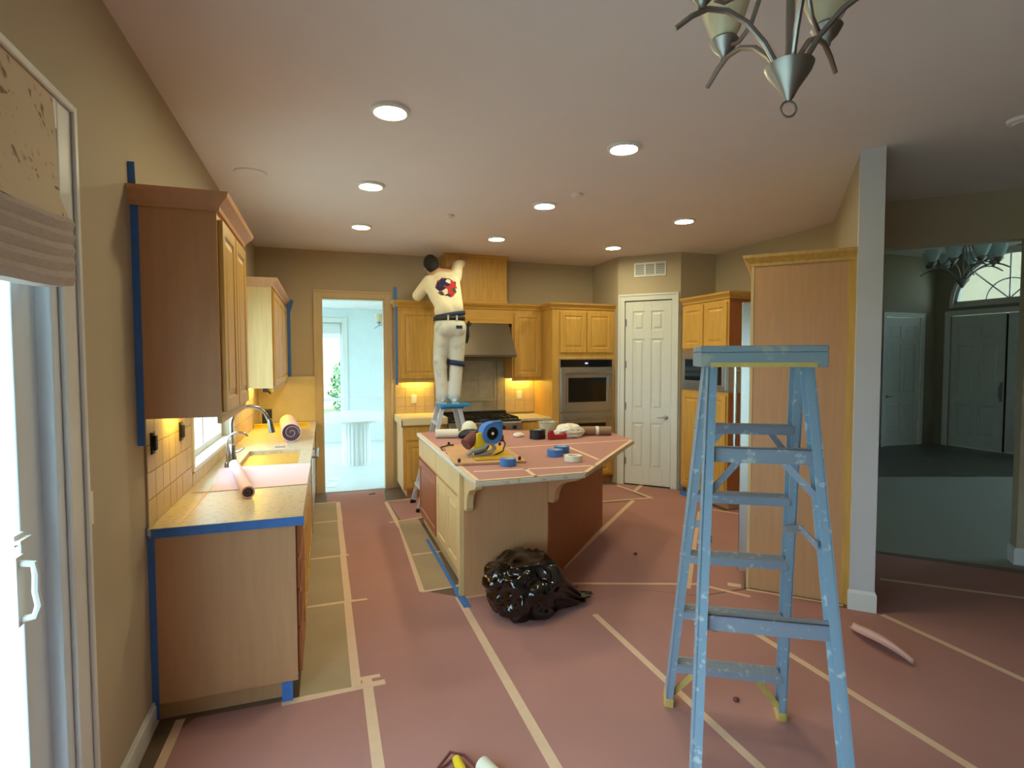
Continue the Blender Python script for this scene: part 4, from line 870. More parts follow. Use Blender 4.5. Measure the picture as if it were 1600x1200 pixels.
for s in (-1, 1):
    a, b = p2(-1, s, .55), p2(1, s, .55); bm = NB(); bar(bm, a, b, .006, .02); obj('spreader', bm, 'alu', T2)
    bm = NB(); pts = [p2(-1, s*.95, .24)+Vector((0, -.06*s, 0)), p2(-1, s*.97, .12), p2(-1, s, .04)]; tube(bm, pts, .008, 6); obj('curved_brace', bm, 'alu', T2)
bm = NB(); box(bm, -.12, .15, -.16, .16, hT-.045, hT); obj('top_platform', bm, 'blue_cloth', T2, bevel=.012)
bm = NB(); box(bm, -.10, .22, -.20, .12, hT-.02, hT+.008); obj('top_cover', bm, 'blue_cloth', T2, bevel=.004)

# ------------------------------------------------------------------ the painter
OP = Vector((1.33, 6.14, hT+.008))
P = lambda x, y, z: Vector((x, y, z)) - OP
PRINT_AT = tuple(P(1.33, 6.15, 2.505))
PT = thing('person', 'painter seen from behind in a cream printed shirt and pale trousers, reaching up', 'person', OP)
def blob(name, build, m, parent, vox=.012, smooth_it=4, label=None):
    bm = NB(); build(bm); o = obj(name, bm, m, parent, smooth='all', label=label)
    r = o.modifiers.new('remesh', 'REMESH'); r.mode = 'VOXEL'; r.voxel_size = vox; r.use_smooth_shade = True
    s = o.modifiers.new('smooth', 'SMOOTH'); s.iterations = smooth_it; s.factor = .5
    return o
aL, aR = P(1.255, 6.12, 1.255), P(1.395, 6.11, 1.255)
kL, kR = P(1.240, 6.17, 1.645), P(1.432, 6.15, 1.64)
hLp, hR = P(1.285, 6.17, 2.03), P(1.435, 6.16, 2.03)
wst, chest = P(1.36, 6.19, 2.16), P(1.325, 6.31, 2.45)
shL, shR = P(1.165, 6.37, 2.575), P(1.485, 6.40, 2.665)
neck, head = P(1.285, 6.42, 2.69), P(1.215, 6.49, 2.775)
eL, wL = P(1.045, 6.50, 2.415), P(1.10, 6.70, 2.44)
eR, wR = P(1.555, 6.58, 2.815), P(1.665, 6.735, 2.885)
hand_tip_L, hand_tip_R = P(1.15, 6.79, 2.425), P(1.70, 6.80, 2.945)
def fingers(bm, w, tip, across, nrm):
    d = (tip-w).normalized(); L = (tip-w).length; q = d.cross(Vector(nrm)).normalized()
    for k, (ln, off) in enumerate(((.070, -.030), (.080, -.010), (.074, .010), (.058, .029))):
        a = w+d*.075+q*off; b = a+d*ln*.5+Vector(nrm)*.006; c = b+d*ln*.45-Vector(nrm)*.012
        capsule(bm, a, b, .0095, .0088, 8); capsule(bm, b, c, .0088, .0078, 8)
    a = w+d*.03-q*.032; b = a+d*.03-q*.025; c = b+d*.028-q*.004; capsule(bm, a, b, .012, .0105, 8); capsule(bm, b, c, .0105, .009, 8)
    Tm = aim(w, tip); ellipsoid(bm, w+d*.045, (.042, .018, .055), 12, Matrix((( *[0]*0, q.x, nrm[0], d.x, 0), (q.y, nrm[1], d.y, 0), (q.z, nrm[2], d.z, 0), (0, 0, 0, 1))))
up_ = Vector((-.2, 0, 1)); 
def body(bm):
    Th = Matrix.Rotation(radians(-12), 4, 'Y') @ Matrix.Rotation(radians(-18), 4, 'X')
    ellipsoid(bm, head, (.076, .095, .112), 20, Th)
    R3 = Th.to_3x3(); hp = lambda x, y, z: head + R3 @ Vector((x, y, z))
    ellipsoid(bm, hp(0, .055, -.07), (.055, .055, .05), 14, Th)
    ellipsoid(bm, hp(0, .103, -.015), (.014, .02, .026), 10, Th)
    for s in (-1, 1): ellipsoid(bm, hp(s*.078, -.005, -.015), (.012, .022, .034), 10, Th); ellipsoid(bm, hp(s*.034, .082, .022), (.024, .014, .010), 8, Th)
    ellipsoid(bm, hp(0, .10, -.062), (.026, .012, .011), 8, Th)
    capsule(bm, neck-Vector((0, .01, .03)), head+Vector((.01, -.02, -.05)), .060, .056)
    capsule(bm, shL, eL, .052, .042); capsule(bm, eL, wL, .042, .028); capsule(bm, shR, eR, .052, .042); capsule(bm, eR, wR, .042, .028)
    capsule(bm, shL, neck, .06, .058); capsule(bm, shR, neck, .06, .058)
    ellipsoid(bm, chest, (.165, .105, .20), 18, Matrix.Rotation(radians(-20), 4, 'X') @ Matrix.Rotation(radians(-8), 4, 'Y')); ellipsoid(bm, wst, (.145, .105, .15), 18); capsule(bm, wst, chest, .11, .12)
    ellipsoid(bm, (hLp+hR)/2, (.16, .115, .12), 18)
    for h_, k_, a_ in ((hLp, kL, aL), (hR, kR, aR)): capsule(bm, h_, k_, .078, .054); capsule(bm, k_, a_, .054, .040)
    for a_ in (aL, aR): capsule(bm, a_-Vector((0, .02, .03)), a_+Vector((0, .14, -.055)), .034, .026)
    n1 = Vector((0, -.35, .94)); n2 = Vector((-.25, -.90, .30)).normalized()
    fingers(bm, wL, hand_tip_L, None, n1); fingers(bm, wR, hand_tip_R, None, n2)
B_ = blob('body', body, 'skin', PT, .0065, 3)
def hair(bm):
    Th = Matrix.Rotation(radians(-12), 4, 'Y') @ Matrix.Rotation(radians(-18), 4, 'X'); R3 = Th.to_3x3()
    ellipsoid(bm, head+R3 @ Vector((0, -.018, .022)), (.092, .100, .112), 20, Th); ellipsoid(bm, head+R3 @ Vector((0, -.045, -.035)), (.072, .062, .07), 16, Th)
blob('hair', hair, 'hair', PT, .01, 2)
def shirt(bm):
    ch = Matrix.Rotation(radians(-20), 4, 'X') @ Matrix.Rotation(radians(-8), 4, 'Y')
    ellipsoid(bm, chest, (.190, .128, .215), 20, ch); capsule(bm, wst+Vector((-.01, .0, .055)), chest, .125, .135); ellipsoid(bm, wst+Vector((-.055, 0, .07)), (.118, .122, .12), 18); ellipsoid(bm, wst+Vector((.045, 0, .07)), (.118, .12, .11), 18)
    capsule(bm, shL+Vector((0, 0, -.02)), neck+Vector((0, -.02, -.05)), .075, .072); capsule(bm, shR+Vector((0, 0, -.02)), neck+Vector((0, -.02, -.05)), .075, .072)
    capsule(bm, shL, shL.lerp(eL, .95), .076, .066); capsule(bm, shR, shR.lerp(eR, 1.0), .076, .064); capsule(bm, eR, eR.lerp(wR, .55), .062, .050)
    capsule(bm, shL+Vector((.03, -.02, -.06)), wst+Vector((-.06, -.02, .1)), .09, .10); capsule(bm, shR+Vector((-.05, -.02, -.08)), wst+Vector((.06, -.02, .1)), .095, .10)
blob('shirt', shirt, shirt_mat(), PT, .011, 4, label='cream shirt with a round red and navy print on the back')
def trousers(bm):
    ellipsoid(bm, (hLp+hR)/2+Vector((0, -.005, .0)), (.186, .140, .13), 20); ellipsoid(bm, wst+Vector((0, 0, -.04)), (.168, .128, .075), 18)
    for h_ in (hLp, hR): ellipsoid(bm, h_+Vector((0, -.05, -.02)), (.085, .095, .10), 16)
    capsule(bm, hLp, kL, .104, .078); capsule(bm, kL, aL+Vector((0, 0, .015)), .078, .066); capsule(bm, hR+Vector((.01, 0, 0)), kR, .108, .084); capsule(bm, kR, aR+Vector((.0, 0, .015)), .080, .070)
    capsule(bm, kL+Vector((-.01, -.02, .02)), kL+Vector((.015, -.03, -.06)), .070, .066); capsule(bm, aL+Vector((0, .01, .05)), aL+Vector((0, .015, 0)), .071, .071); capsule(bm, aR+Vector((0, .01, .05)), aR+Vector((0, .015, 0)), .074, .073)
tr = blob('trousers', trousers, 'trouser', PT, .011, 3, label='pale grey-white work trousers')
for s, c in ((1, P(1.435, 6.02, 2.035)),):
    obj('pocket_patch', BX((c.x-.034, c.x+.034, c.y-.008, c.y+.02, c.z-.018, c.z+.018)), 'navy', tr, label='small dark patch on the back pocket')
def belt_ring(bm, c, rx, ry, z0, z1, tilt=0):
    n = 32; g = []
    for r_ in (1.0, .93):
        for z in (z0, z1): g.append([bm.verts.new((c.x+rx*r_*cos(2*pi*k/n), c.y+ry*r_*sin(2*pi*k/n), z+tilt*cos(2*pi*k/n))) for k in range(n)])
    for a, b in ((g[0], g[1]), (g[1], g[3]), (g[3], g[2]), (g[2], g[0])):
        for k in range(n): bm.faces.new((a[k], a[(k+1) % n], b[(k+1) % n], b[k]))
bm = NB(); belt_ring(bm, wst+Vector((0, 0, -.02)), .182, .142, wst.z-.045, wst.z+.0, .004); obj('belt', bm, 'belt', PT, smooth='all', label='dark belt')
bm = NB(); belt_ring(bm, wst+Vector((0.012, 0, 0)), .172, .134, wst.z-.005, wst.z+.045, .03); obj('waistband', bm, 'navy', PT, smooth='all', label='dark navy waistband showing above the belt')
for x in (-.045, .055): obj('belt_loop', BX((wst.x+x-.008, wst.x+x+.008, wst.y-.150, wst.y-.13, wst.z-.055, wst.z+.008)), 'trouser', PT)
bm = NB(); c = kR+Vector((0, 0, -.01)); belt_ring(bm, c, .092, .094, c.z-.03, c.z+.03, -.012); obj('knee_pad_strap', bm, 'navy', PT, smooth='all', label='dark blue knee pad strap')
bm = NB(); ellipsoid(bm, kR+Vector((.03, .075, -.02)), (.06, .045, .09), 12); obj('knee_pad', bm, 'black', PT, smooth='all')
bm = NB(); a = P(1.555, 6.14, 2.06); tube(bm, [a, a+Vector((.0, 0, -.12)), a+Vector((-.015, 0, -.20))], [.022, .03, .02], 8); tube(bm, [a+Vector((.01, 0, -.02)), a+Vector((.05, 0, .03))], .010, 6); tube(bm, [a, a+Vector((.02, -.02, .05))], .012, 6); obj('tool_pouch', bm, 'iron', PT, smooth=True, label='dark tool hanging at the right hip')
for a_ in (aL, aR):
    bm = NB(); z = OP.z; ellipsoid(bm, Vector((a_.x, a_.y+.05, .035)), (.046, .125, .034), 14); ellipsoid(bm, Vector((a_.x, a_.y-.01, .055)), (.043, .055, .05), 12); box(bm, a_.x-.04, a_.x+.04, a_.y-.055, a_.y+.165, 0, .014); obj('shoe', bm, 'shoe', PT, smooth=True)

# ------------------------------------------------------------------ bin bag
def crumple(bm, amp, fr, seed, flat=0):
    o = Vector((seed, seed*1.7, seed*.3))
    for v in bm.verts:
        p = v.co; n = p.normalized()
        f = abs(noise.noise(p*fr+o))*-1.0 + .5*abs(noise.noise(p*fr*2.3+o))*-1.0 + .35*noise.noise(p*fr*.6+o)
        v.co = p + n*(f*amp)
bm = NB(); bmesh.ops.create_icosphere(bm, subdivisions=6, radius=1)
def facet(p, fr, o):                                   # creased cloth-like relief: piecewise flat cells with sharp folds
    d, pts = noise.voronoi(p*fr+o); return d[1]-d[0]
for v in bm.verts:
    p = v.co.copy(); n = p.normalized(); w = noise.noise_vector(p*1.5)*.35
    f = .30*min(.5, facet(p+w, 1.9, Vector((3.1, .2, 1.4)))) + .13*min(.4, facet(p+w, 3.9, Vector((.3, 5.2, 2.4)))) + .03*min(.4, facet(p+w*.5, 8.5, Vector((7.3, 1.2, 2.9)))) + .15*noise.noise(p*1.6+Vector((4, 1, 2)))
    v.co = p*.86 + n*f
for v in bm.verts:
    x, y, z = v.co; tail = min(.55, max(0, x-.62))
    k = .90+.10*(1-max(0, z)); q = min(1, tail*4.5)
    z2 = max(-.62, min(z, .74+.16*noise.noise(Vector((x*2.3, y*2.3, 1)))))
    v.co = Vector((x*.29*k + tail*.62 - .03, y*.27*(1-.35*q), (z2+.62)*.262*(1-.72*q)))
for _ in range(2): bmesh.ops.smooth_vert(bm, verts=bm.verts[:], factor=.5, use_axis_x=True, use_axis_y=True, use_axis_z=True)
o = single('bin_bag', bm, 'bag', 'crumpled shiny black bin bag on the floor against the island end', 'bag', smooth='all')
o.location += Vector((1.335, 3.385, 0)) - Vector((o.location.x, o.location.y, 0)); o.location.z = .004

# ------------------------------------------------------------------ roman shade on the patio door
t = thing('roman_shade', 'floral roman shade with gathered folds at the top of the patio door', 'window shade', (XW, 1.0, 1.9))
bm = NB(); n = 24; y0, y1 = -.9, 2.005
for k in range(n):
    pass
prof = [(XW+.018, 2.455), (XW+.024, 2.30), (XW+.026, 2.16), (XW+.045, 2.10), (XW+.05, 2.07)]
g = [[bm.verts.new((x, y0+(y1-y0)*i/n+0, z)) for x, z in prof] for i in range(n+1)]; g2 = [[bm.verts.new((x-.006, y0+(y1-y0)*i/n, z)) for x, z in prof] for i in range(n+1)]
for G in (g, g2):
    for a, b in zip(G, G[1:]):
        for k in range(len(prof)-1): bm.faces.new((a[k], b[k], b[k+1], a[k+1]))
obj('fabric_panel', bm, 'shade', t, world=True, smooth=True)
for f in range(5):
    bm = NB(); pts = []; zz = 2.10-.037*f; rows = []
    for i in range(n+1):
        y = y0+(y1-y0-.01*f)*i/n; sag = -.05*sin(pi*i/n)**.6-.004*f + .006*noise.noise((y*4, f*3.1, 0))
        loop = [(XW+.016, 0), (XW+.05+.004*f, -.004), (XW+.064+.003*f, -.022), (XW+.055+.003*f, -.046), (XW+.03, -.050), (XW+.016, -.03)]
        rows.append([bm.verts.new((x, y, zz+sag+z)) for x, z in loop])
    for a, b in zip(rows, rows[1:]):
        for k in range(6): bm.faces.new((a[k], a[(k+1) % 6], b[(k+1) % 6], b[k]))
    bm.faces.new(rows[0]); bm.faces.new(rows[-1][::-1]); obj('fold', bm, 'shade_lin', t, world=True, smooth=True)

# ------------------------------------------------------------------ things on the left counter
def paper_roll(label, p0, p1, r, m='roll_pink', inner='roll_in', name='paper_roll', wall=.2, spiral=True):
    t = thing(name, label, 'roll', (Vector(p0)+Vector(p1))/2-Vector((0, 0, r))); p0, p1 = Vector(p0), Vector(p1); L = (p1-p0).length; A = aim(p0, p1); n = 28
    bm = NB(); lathe(bm, [(r*(1-wall), .0), (r, 0), (r, L), (r*(1-wall), L), (r*(1-wall), 0)], p0, n, A); obj('roll', bm, m, t, world=True, smooth=True)
    for e, d_ in ((p0, (p1-p0).normalized()), (p1, (p0-p1).normalized())):
        bm = NB(); lathe(bm, [(0, 0), (r*(1-wall), 0), (r*(1-wall), .004), (0, .004)], e+d_*.012, n, A if d_.dot(p1-p0) > 0 else aim(p1, p0))
        obj('inner_winding', bm, inner, t, world=True)
    if spiral:
        bm = NB(); pts = []
        for k in range(30): a = k*.33; rr = r*(.12+.68*k/29); pts.append(A.to_3x3() @ Vector((rr*cos(a), rr*sin(a), .010)) + p0)
        tube(bm, pts, r*.022, 4); obj('wound_edge', bm, m, t, world=True)
    return t
paper_roll('slim pink paper roll lying across the near left counter', (-.405, 3.255, ZC1+.036), (-.60, 4.16, ZC1+.036), .034)
paper_roll('wide red paper roll at the far end of the left counter beyond the sink', (-.30, 5.42, ZC1+.085), (-.385, 6.35, ZC1+.085), .083, wall=.06)
t = thing('speaker_box', 'small black upright box on the left counter by the masking paper', 'speaker', (-.625, 6.75, ZC1))
obj('case', BX((-.05, .05, -.035, .035, .012, .20)), 'black', t, bevel=.008); obj('foot', BX((-.04, .04, -.03, .03, 0, .012)), 'grey_pl', t)
t = thing('spirit_level', 'yellow spirit level lying on the left counter behind the wide red roll', 'tool', (-.45, 6.62, ZC1))
bm = BX((-.30, .26, -.02, .02, 0, .006), (-.30, .26, -.02, .02, .042, .048), (-.30, .26, -.006, .006, .006, .042)); obj('beam', bm, 'yellow', t); 
for x in (-.2, 0, .17): obj('vial', BX((x-.02, x+.02, -.009, .009, .014, .034)), 'frost', t, bevel=.004)
single('fixing_plate', BX((-.42, -.34, 5.10, 5.15, ZC1, ZC1+.006)), 'grey_pl', 'small grey plate on the counter just past the sink', 'plate', bevel=.002)

# ------------------------------------------------------------------ things on the island
IZ = .9225
def tape_roll(label, x, y, m, r=.052, h=.048, z=IZ, core='white', group='tape rolls on the island'):
    t = thing('tape_roll', label, 'tape', (x, y, z), 0, group)
    bm = NB(); lathe(bm, [(.039, 0), (r, 0), (r, h), (.039, h), (.039, 0)], n=30); obj('tape', bm, m, t, smooth=True)
    bm = NB(); lathe(bm, [(.036, .001), (.039, .001), (.039, h-.001), (.036, h-.001), (.036, .001)], n=30); obj('core', bm, core, t, smooth=True)
    return t
tape_roll('blue tape roll lying by the near edge of the island in front of the board', 1.215, 3.645, 'blue', .058, .05)
tape_roll('front one of two touching blue tape rolls in the middle of the island', 1.680, 3.885, 'blue', .062, .05); tape_roll('rear one of two touching blue tape rolls in the middle of the island', 1.795, 4.02, 'blue', .062, .05)
tape_roll('white tape roll in front of the two blue tape rolls', 1.722, 3.645, 'wtape', .065, .042)
t = tape_roll('black tape roll standing near the red plastic on the far side of the island', 1.895, 4.80, 'black', .075, .085, core='wtape')
# board with yellow sheet
bx = thing('cutting_board', 'rectangular plywood board with black corner bolts lying on the island', 'board', (1.16, 4.10, IZ))
BD = [(.855, 3.745), (1.372, 3.69), (1.44, 4.465), (.955, 4.63)]
bm = NB(); prism(bm, BD, IZ, IZ+.016); obj('panel', bm, 'board', bx, world=True, bevel=.002)
for p, q in zip(BD, ((.04, .04), (-.04, .04), (-.04, -.04), (.04, -.04))):
    bm = NB(); lathe(bm, [(0, 0), (.010, 0), (.012, .012), (.010, .026), (0, .026)], (p[0]+q[0], p[1]+q[1], IZ+.0162), 12); obj('bolt', bm, 'black', bx, world=True, smooth=True)
bm = NB(); pts = [(1.02, 3.80), (1.315, 3.775), (1.385, 4.36), (1.12, 4.45)]; nx = 12; g = {}
for i in range(nx+1):
    for j in range(nx+1):
        u, v = i/nx, j/nx; a = Vector(pts[0]).lerp(Vector(pts[1]), u); b = Vector(pts[3]).lerp(Vector(pts[2]), u); q = a.lerp(b, v); g[i, j] = bm.verts.new((q.x, q.y, IZ+.020+.008*abs(noise.noise((q.x*9, q.y*9, 0)))))
for i in range(nx):
    for j in range(nx): bm.faces.new((g[i, j], g[i+1, j], g[i+1, j+1], g[i, j+1]))
single('plastic_sheet', bm, 'amber', 'yellow amber plastic sheet spread on the plywood board', 'sheet', smooth='all')
# tape and paper dispenser: axis of the rolls along world Y-ish, faces the camera
mk = thing('masking_dispenser', 'hand masking tool with a blue tape roll and grey handle standing on the plywood board', 'tool', (1.14, 4.0, IZ+.03), radians(8))
FR = Matrix.Rotation(pi/2, 4, 'X')                       # z axis -> -y
cz = .155
bm = NB(); lathe(bm, [(.050, -.045), (.083, -.045), (.083, .045), (.050, .045), (.050, -.045)], (.055, 0, cz), 34, FR); obj('tape_roll', bm, 'blue', mk, smooth=True, label='blue masking tape roll')
bm = NB(); lathe(bm, [(0, -.04), (.049, -.04), (.049, .030), (.034, .034), (.030, .022), (.015, .022), (.013, .042), (0, .042)], (.055, 0, cz), 30, FR); obj('hub', bm, 'black', mk, smooth=True)
bm = NB(); lathe(bm, [(0, 0), (.012, 0), (.010, .006), (0, .007)], (.055, -.042, cz), 14, FR); obj('hub_bolt', bm, 'white', mk, smooth=True)
bm = NB(); box(bm, .07, .17, .02, .07, cz-.02, cz+.085); obj('blue_carton', bm, 'blue', mk, bevel=.004, label='blue block behind the tape roll')
bm = NB(); tube(bm, [(-.14, .02, .075), (-.05, .05, .13)], [.048, .048], 18); obj('paper_core', bm, 'maroon', mk, smooth=True, label='maroon end of the paper roll')
bm = NB(); prism(bm, [(-.09, .0), (.0, .05), (-.0, .17), (-.06, .16)], 0, .02); bm.transform(Matrix.Rotation(pi/2, 4, 'X')); obj('yellow_paper', bm, 'yellow', mk, label='yellow plate of the tool')
bm = NB(); pts = [(-.15, -.03, .005), (-.11, -.03, .03), (-.05, -.03, .038), (0, -.03, .055), (.03, -.03, .085), (.06, -.03, .075), (.075, -.03, .04), (.04, -.03, .012), (-.02, -.03, .002), (-.08, -.03, -.004)]
tube(bm, pts, .016, 10); obj('handle', bm, 'grey_pl', mk, smooth=True)
bm = NB(); pts = [(-.10, -.045, .008), (-.05, -.045, .018), (0, -.045, .035), (.02, -.045, .065)]; tube(bm, pts, .006, 8); obj('handle_grip', bm, 'navy', mk, smooth=True)
bm = NB(); tube(bm, [(.13, .03, .12), (.17, .03, .105), (.19, .02, .06), (.15, -.02, .01), (.05, -.06, -.012)], .006, 8); obj('cutter_bar', bm, 'belt', mk, smooth=True)
bm = NB(); box(bm, .115, .17, .0, .05, .08, .13); obj('bracket', bm, 'maroon', mk, bevel=.004)
single('cable_hook', (lambda b: (tube(b, [(.90, 4.40, IZ+.006), (.90, 4.47, IZ+.02), (.98, 4.53, IZ+.026), (1.03, 4.56, IZ+.02)], .006, 8), b)[1])(NB()), 'belt', 'dark bent strap at the far left corner of the plywood board', 'strap', smooth=True)
# far side cluster, left: white roll, dark cloth, white caps
paper_roll('white plastic film roll on the far left of the island below the aluminium ladder', (.99, 5.15, IZ+.043), (1.20, 5.12, IZ+.043), .042, 'wtape', 'wtape', spiral=False, name='film_roll')
def lump(name, label, c, r, m, cat, seed, amp=.25, fr=2.2, sub=4, rz=0):
    bm = NB(); bmesh.ops.create_icosphere(bm, subdivisions=sub, radius=1); crumple(bm, amp, fr, seed)
    zmin = -.55
    for v in bm.verts: v.co = Vector((v.co.x*r[0], v.co.y*r[1], (max(v.co.z, zmin)-zmin)*r[2]))
    bm.transform(Matrix.Translation(c) @ ry(rz)); return single(name, bm, m, label, cat, smooth='all')
lump('dark_cloth', 'crumpled black cloth bag on the far side of the island next to the white roll', (1.31, 5.05, IZ), (.13, .08, .058), 'black', 'bag', 5.2)
t = thing('dust_mask', 'white cup-shaped dust mask lying on the black cloth', 'mask', (1.33, 5.19, IZ))
bm = NB(); lathe(bm, [(0, .15), (.03, .145), (.06, .12), (.078, .08), (.082, .05), (.095, .046), (.098, .042), (.084, .044), (.0, .044)], n=24); obj('cup', bm, 'wtape', t, smooth=True)
obj('brim', BX((-.10, .15, -.07, .05, .0, .046)), 'wtape', t, bevel=.018); bm = NB(); lathe(bm, [(0, .046), (.018, .046), (.012, .075), (.010, .085), (0, .088)], (.115, 0, 0), 12); obj('valve', bm, 'wtape', t, smooth=True)
t = thing('spray_bottle', 'small grey spray nozzle bottle behind the blue tape roll of the masking tool', 'bottle', (1.505, 5.22, IZ))
bm = NB(); lathe(bm, [(0, 0), (.045, 0), (.048, .02), (.045, .08), (.020, .11), (.018, .125), (0, .125)], n=18); obj('bottle', bm, 'grey_pl', t, smooth=True)
bm = NB(); box(bm, -.045, .03, -.014, .014, .125, .155); tube(bm, [(-.04, 0, .145), (-.065, 0, .145)], .009, 8); bar(bm, (-.02, 0, .125), (-.045, 0, .085), .012, .008); obj('spray_head', bm, 'navy', t, bevel=.003)
# far side cluster, right
t = thing('plastic_cup', 'translucent plastic tub behind the white rag on the island', 'tub', (2.09, 5.02, IZ))
bm = NB(); lathe(bm, [(0, 0), (.075, 0), (.09, .12), (.098, .125), (.098, .13), (.086, .128), (.072, .004), (0, .004)], n=26); obj('tub', bm, 'clear', t, smooth=True)
bm = NB(); n = 16; tube(bm, [(.095*cos(pi*k/n), -.02-.03*sin(pi*k/n), .125+.01*sin(pi*k/n)) for k in range(n+1)], .003, 6); obj('bail_handle', bm, 'chrome', t)
t = thing('plastic_clamp', 'red plastic holder in front of the white rag', 'holder', (2.04, 4.70, IZ))
bm = NB(); pr = [(-.075, 0), (.10, 0), (.10, .055), (.085, .060), (.075, .045), (-.02, .045), (-.035, .085), (-.06, .085), (-.075, .06)]; vs = prism(bm, pr, -.025, .025); bmesh.ops.transform(bm, matrix=Matrix(((1, 0, 0, 0), (0, 0, 1, 0), (0, 1, 0, 0), (0, 0, 0, 1))), verts=vs); obj('body', bm, 'red_pl', t, bevel=.005)
lump('rag', 'crumpled white rag lying over the brown paper roll on the island', (2.22, 4.80, IZ), (.17, .12, .085), 'cloth', 'rag', 9.3, .28, 2.0, 5, radians(10))
t = paper_roll('brown masking paper roll with a white band at the right of the island', (2.66, 4.77, IZ+.045), (2.27, 4.90, IZ+.045), .043, 'brown_roll', 'belt', wall=.12, spiral=False)
bm = NB(); A = aim((2.66, 4.77, 0), (2.27, 4.90, 0)); c = Vector((2.66, 4.77, IZ+.045)).lerp(Vector((2.27, 4.90, IZ+.045)), .30); lathe(bm, [(.0436, 0), (.0445, 0), (.0445, .03), (.0436, .03), (.0436, 0)], c, 28, A); obj('band', bm, 'white', t, world=True, label='white paper band')
lump('paper_wad', 'small white paper scrap beside the black tape roll on the island', (1.77, 4.98, IZ), (.06, .05, .028), 'cloth', 'paper', 2.2, .3, 2.2, 3)

# ------------------------------------------------------------------ loose things on the floor
bm = NB(); n = 24; W = .12; rows = []
for k in range(n+1):
    s = k/n; c = Vector((3.05-.22*s+.16*s*s, 2.46-.42*s, .004+.055*sin(pi*s)*(.4+.6*s)+.01)); w_ = W*(.45+.55*sin(pi*min(1, s*.8+.2)))
    rows.append([bm.verts.new(c+Vector((.8*w_*(u-.5)*2*.5, .3*w_*(u-.5), .018*abs(u-.5)*2-.0))) for u in (0, .25, .5, .75, 1)])
for a, b in zip(rows, rows[1:]):
    for k in range(4): bm.faces.new((a[k], a[k+1], b[k+1], b[k]))
o = single('paper_scrap', bm, 'roll_pink', 'curled pink paper scrap on the red floor paper near the white wall end', 'paper scrap', smooth='all')
sm = o.modifiers.new('solid', 'SOLIDIFY'); sm.thickness = .0015
for label, x, y, r in (('small pebble of debris on the red paper right of the bin bag', 2.486, 4.021, .018), ('dark crumb of debris on the red paper behind the ladder legs', 2.24, 2.724, .02), ('tiny crumb of debris under the blue ladder', 1.872, 2.109, .016)):
    lump('debris', label, (x, y, .003), (r, r, r*.8), 'maroon', 'debris', x, .2, 2, 2)
single('debris', (lambda b: (bar(b, (.50, 6.93, .006), (.57, 6.96, .006), .02, .006), b)[1])(NB()), 'dark', 'dark chip of debris on the red paper at the dining doorway', 'debris')
t = thing('scraper', 'yellow handled tool with dark wire frame at the bottom edge of the photo', 'tool', (.475, 2.10, .003), radians(25))
bm = NB(); tube(bm, [(-.085, .045, .008), (.03, .075, .03), (.06, .02, .03), (.055, -.12, .02)], .006, 8); tube(bm, [(-.085, .045, .006), (.02, .055, .012), (.035, -.02, .012)], .005, 8); obj('wire_frame', bm, 'maroon', t, smooth=True)
bm = NB(); tube(bm, [(.03, .035, .022), (-.01, -.06, .022), (-.05, -.16, .024)], [.018, .024, .022], 10); obj('handle', bm, 'yellow', t, smooth=True)
paper_roll('cream roll end on the floor at the bottom edge beside the yellow tool', (.575, 2.065, .036), (.64, 1.88, .036), .033, 'wtape', 'wtape', spiral=False, name='tape_stub')

# ------------------------------------------------------------------ dining table
t = thing('dining_table', 'white oval dining table on a fluted column seen through the doorway', 'table', (.46, 9.30, .004))
bm = NB(); n = 48; pts = [(.60*cos(2*pi*k/n)-.02, .95*sin(2*pi*k/n)) for k in range(n)]; prism(bm, pts, .715, .755); obj('tabletop', bm, 'white_fluted', t, bevel=.008)
bm = NB(); n = 22; pts = []
for k in range(n*6):
    a = 2*pi*k/(n*6); r = .205+.013*abs(sin(a*n/2)); pts.append((r*cos(a), r*sin(a)*1.15-.2))
prism(bm, pts, .02, .715); obj('fluted_pedestal', bm, 'white_fluted', t)
bm = NB(); prism(bm, [(.215*cos(2*pi*k/40), .215*1.15*sin(2*pi*k/40)-.2) for k in range(40)], 0, .02); obj('plinth', bm, 'white_fluted', t)
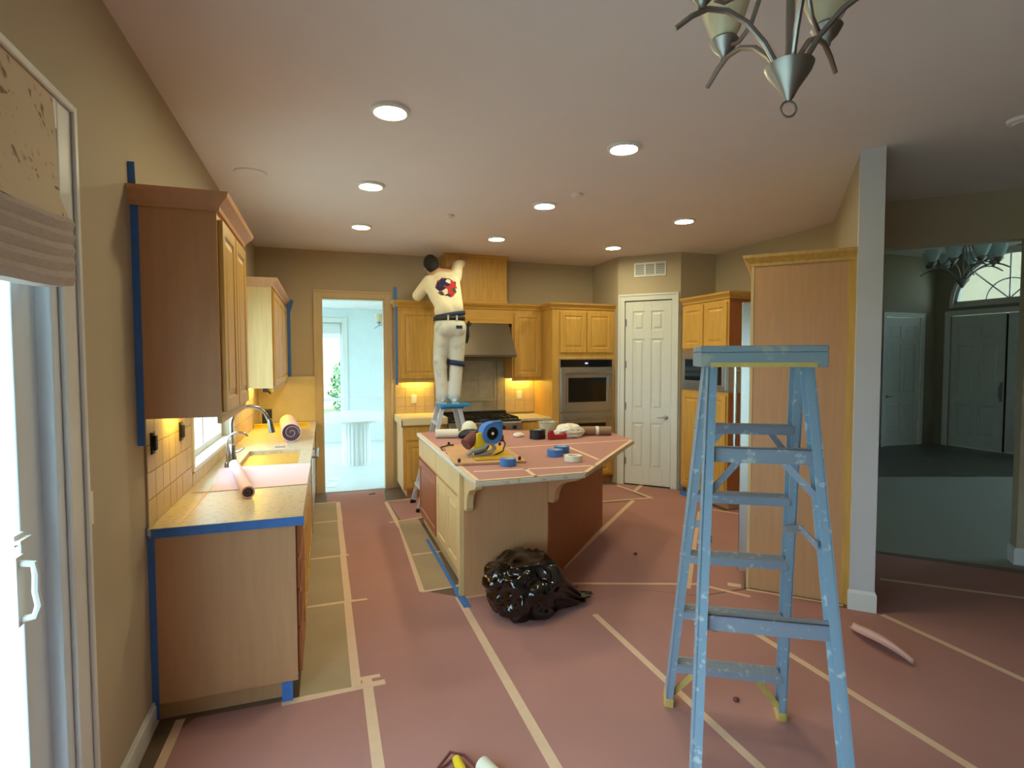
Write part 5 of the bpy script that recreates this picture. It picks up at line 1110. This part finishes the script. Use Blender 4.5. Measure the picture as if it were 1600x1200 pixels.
# ------------------------------------------------------------------ garden outside
def shrub(label, x, y, h, r, seed):
    rnd = random.Random(seed); t = thing('garden_shrub', label, 'shrub', (x, y, -.2), 0, None)
    bm = NB(); tube(bm, [(0, 0, 0), (.03, 0, h*.4), (-.02, .02, h*.7)], [.05, .035, .02], 8); obj('stem', bm, 'bark', t)
    bm = NB()
    for k in range(700):
        a, b = rnd.uniform(0, 2*pi), rnd.uniform(-1, 1); q = rnd.random()**.35; s = sqrt(1-b*b)
        c = Vector((r*q*s*cos(a), r*q*s*sin(a), h*.55+h*.45*q*b)); u = Vector((rnd.gauss(0, 1), rnd.gauss(0, 1), rnd.gauss(0, 1))).normalized(); w = u.orthogonal().normalized(); l = rnd.uniform(.06, .12)
        v = [bm.verts.new(c+p) for p in (u*l, w*l*.45, -u*l, -w*l*.45)]; bm.faces.new(v)
    o = obj('foliage', bm, 'leafm', t); o['kind'] = 'stuff'
for i, (x, y, h, r) in enumerate(((-.95, 15.5, 1.9, .8), (.85, 15.7, 2.0, .8), (-3.0, 16.0, 2.3, .9))):
    shrub(('leafy green shrub outside the dining window at its left', 'leafy green shrub outside the dining window at its right', 'larger shrub in the garden left of the dining window')[i], x, y, h, r, i)
t = thing('neighbour_house', 'pale neighbouring house wall with a dark window beyond the shrubs', 'house', (1.2, 22, -.2))
obj('wall', BX((-3.2, 4, 0, .3, 0, 5.0)), 'wall', t); obj('window', BX((-1.3, -.6, -.03, .0, 2.7, 4.0)), 'grey_pl', t); obj('window_frame', BX((-1.4, -.5, -.02, 0, 2.6, 2.7), (-1.4, -.5, -.02, 0, 4.0, 4.1), (-1.4, -1.3, -.02, 0, 2.7, 4.0), (-.6, -.5, -.02, 0, 2.7, 4.0)), 'white', t)
bm = NB(); vs = prism(bm, [(-3.7, 5.0), (4.4, 5.0), (.4, 7)], -.3, 4); bmesh.ops.transform(bm, matrix=Matrix(((1, 0, 0, 0), (0, 0, 1, 0), (0, 1, 0, 0), (0, 0, 0, 1))), verts=vs); obj('roof', bm, 'grey_pl', t)
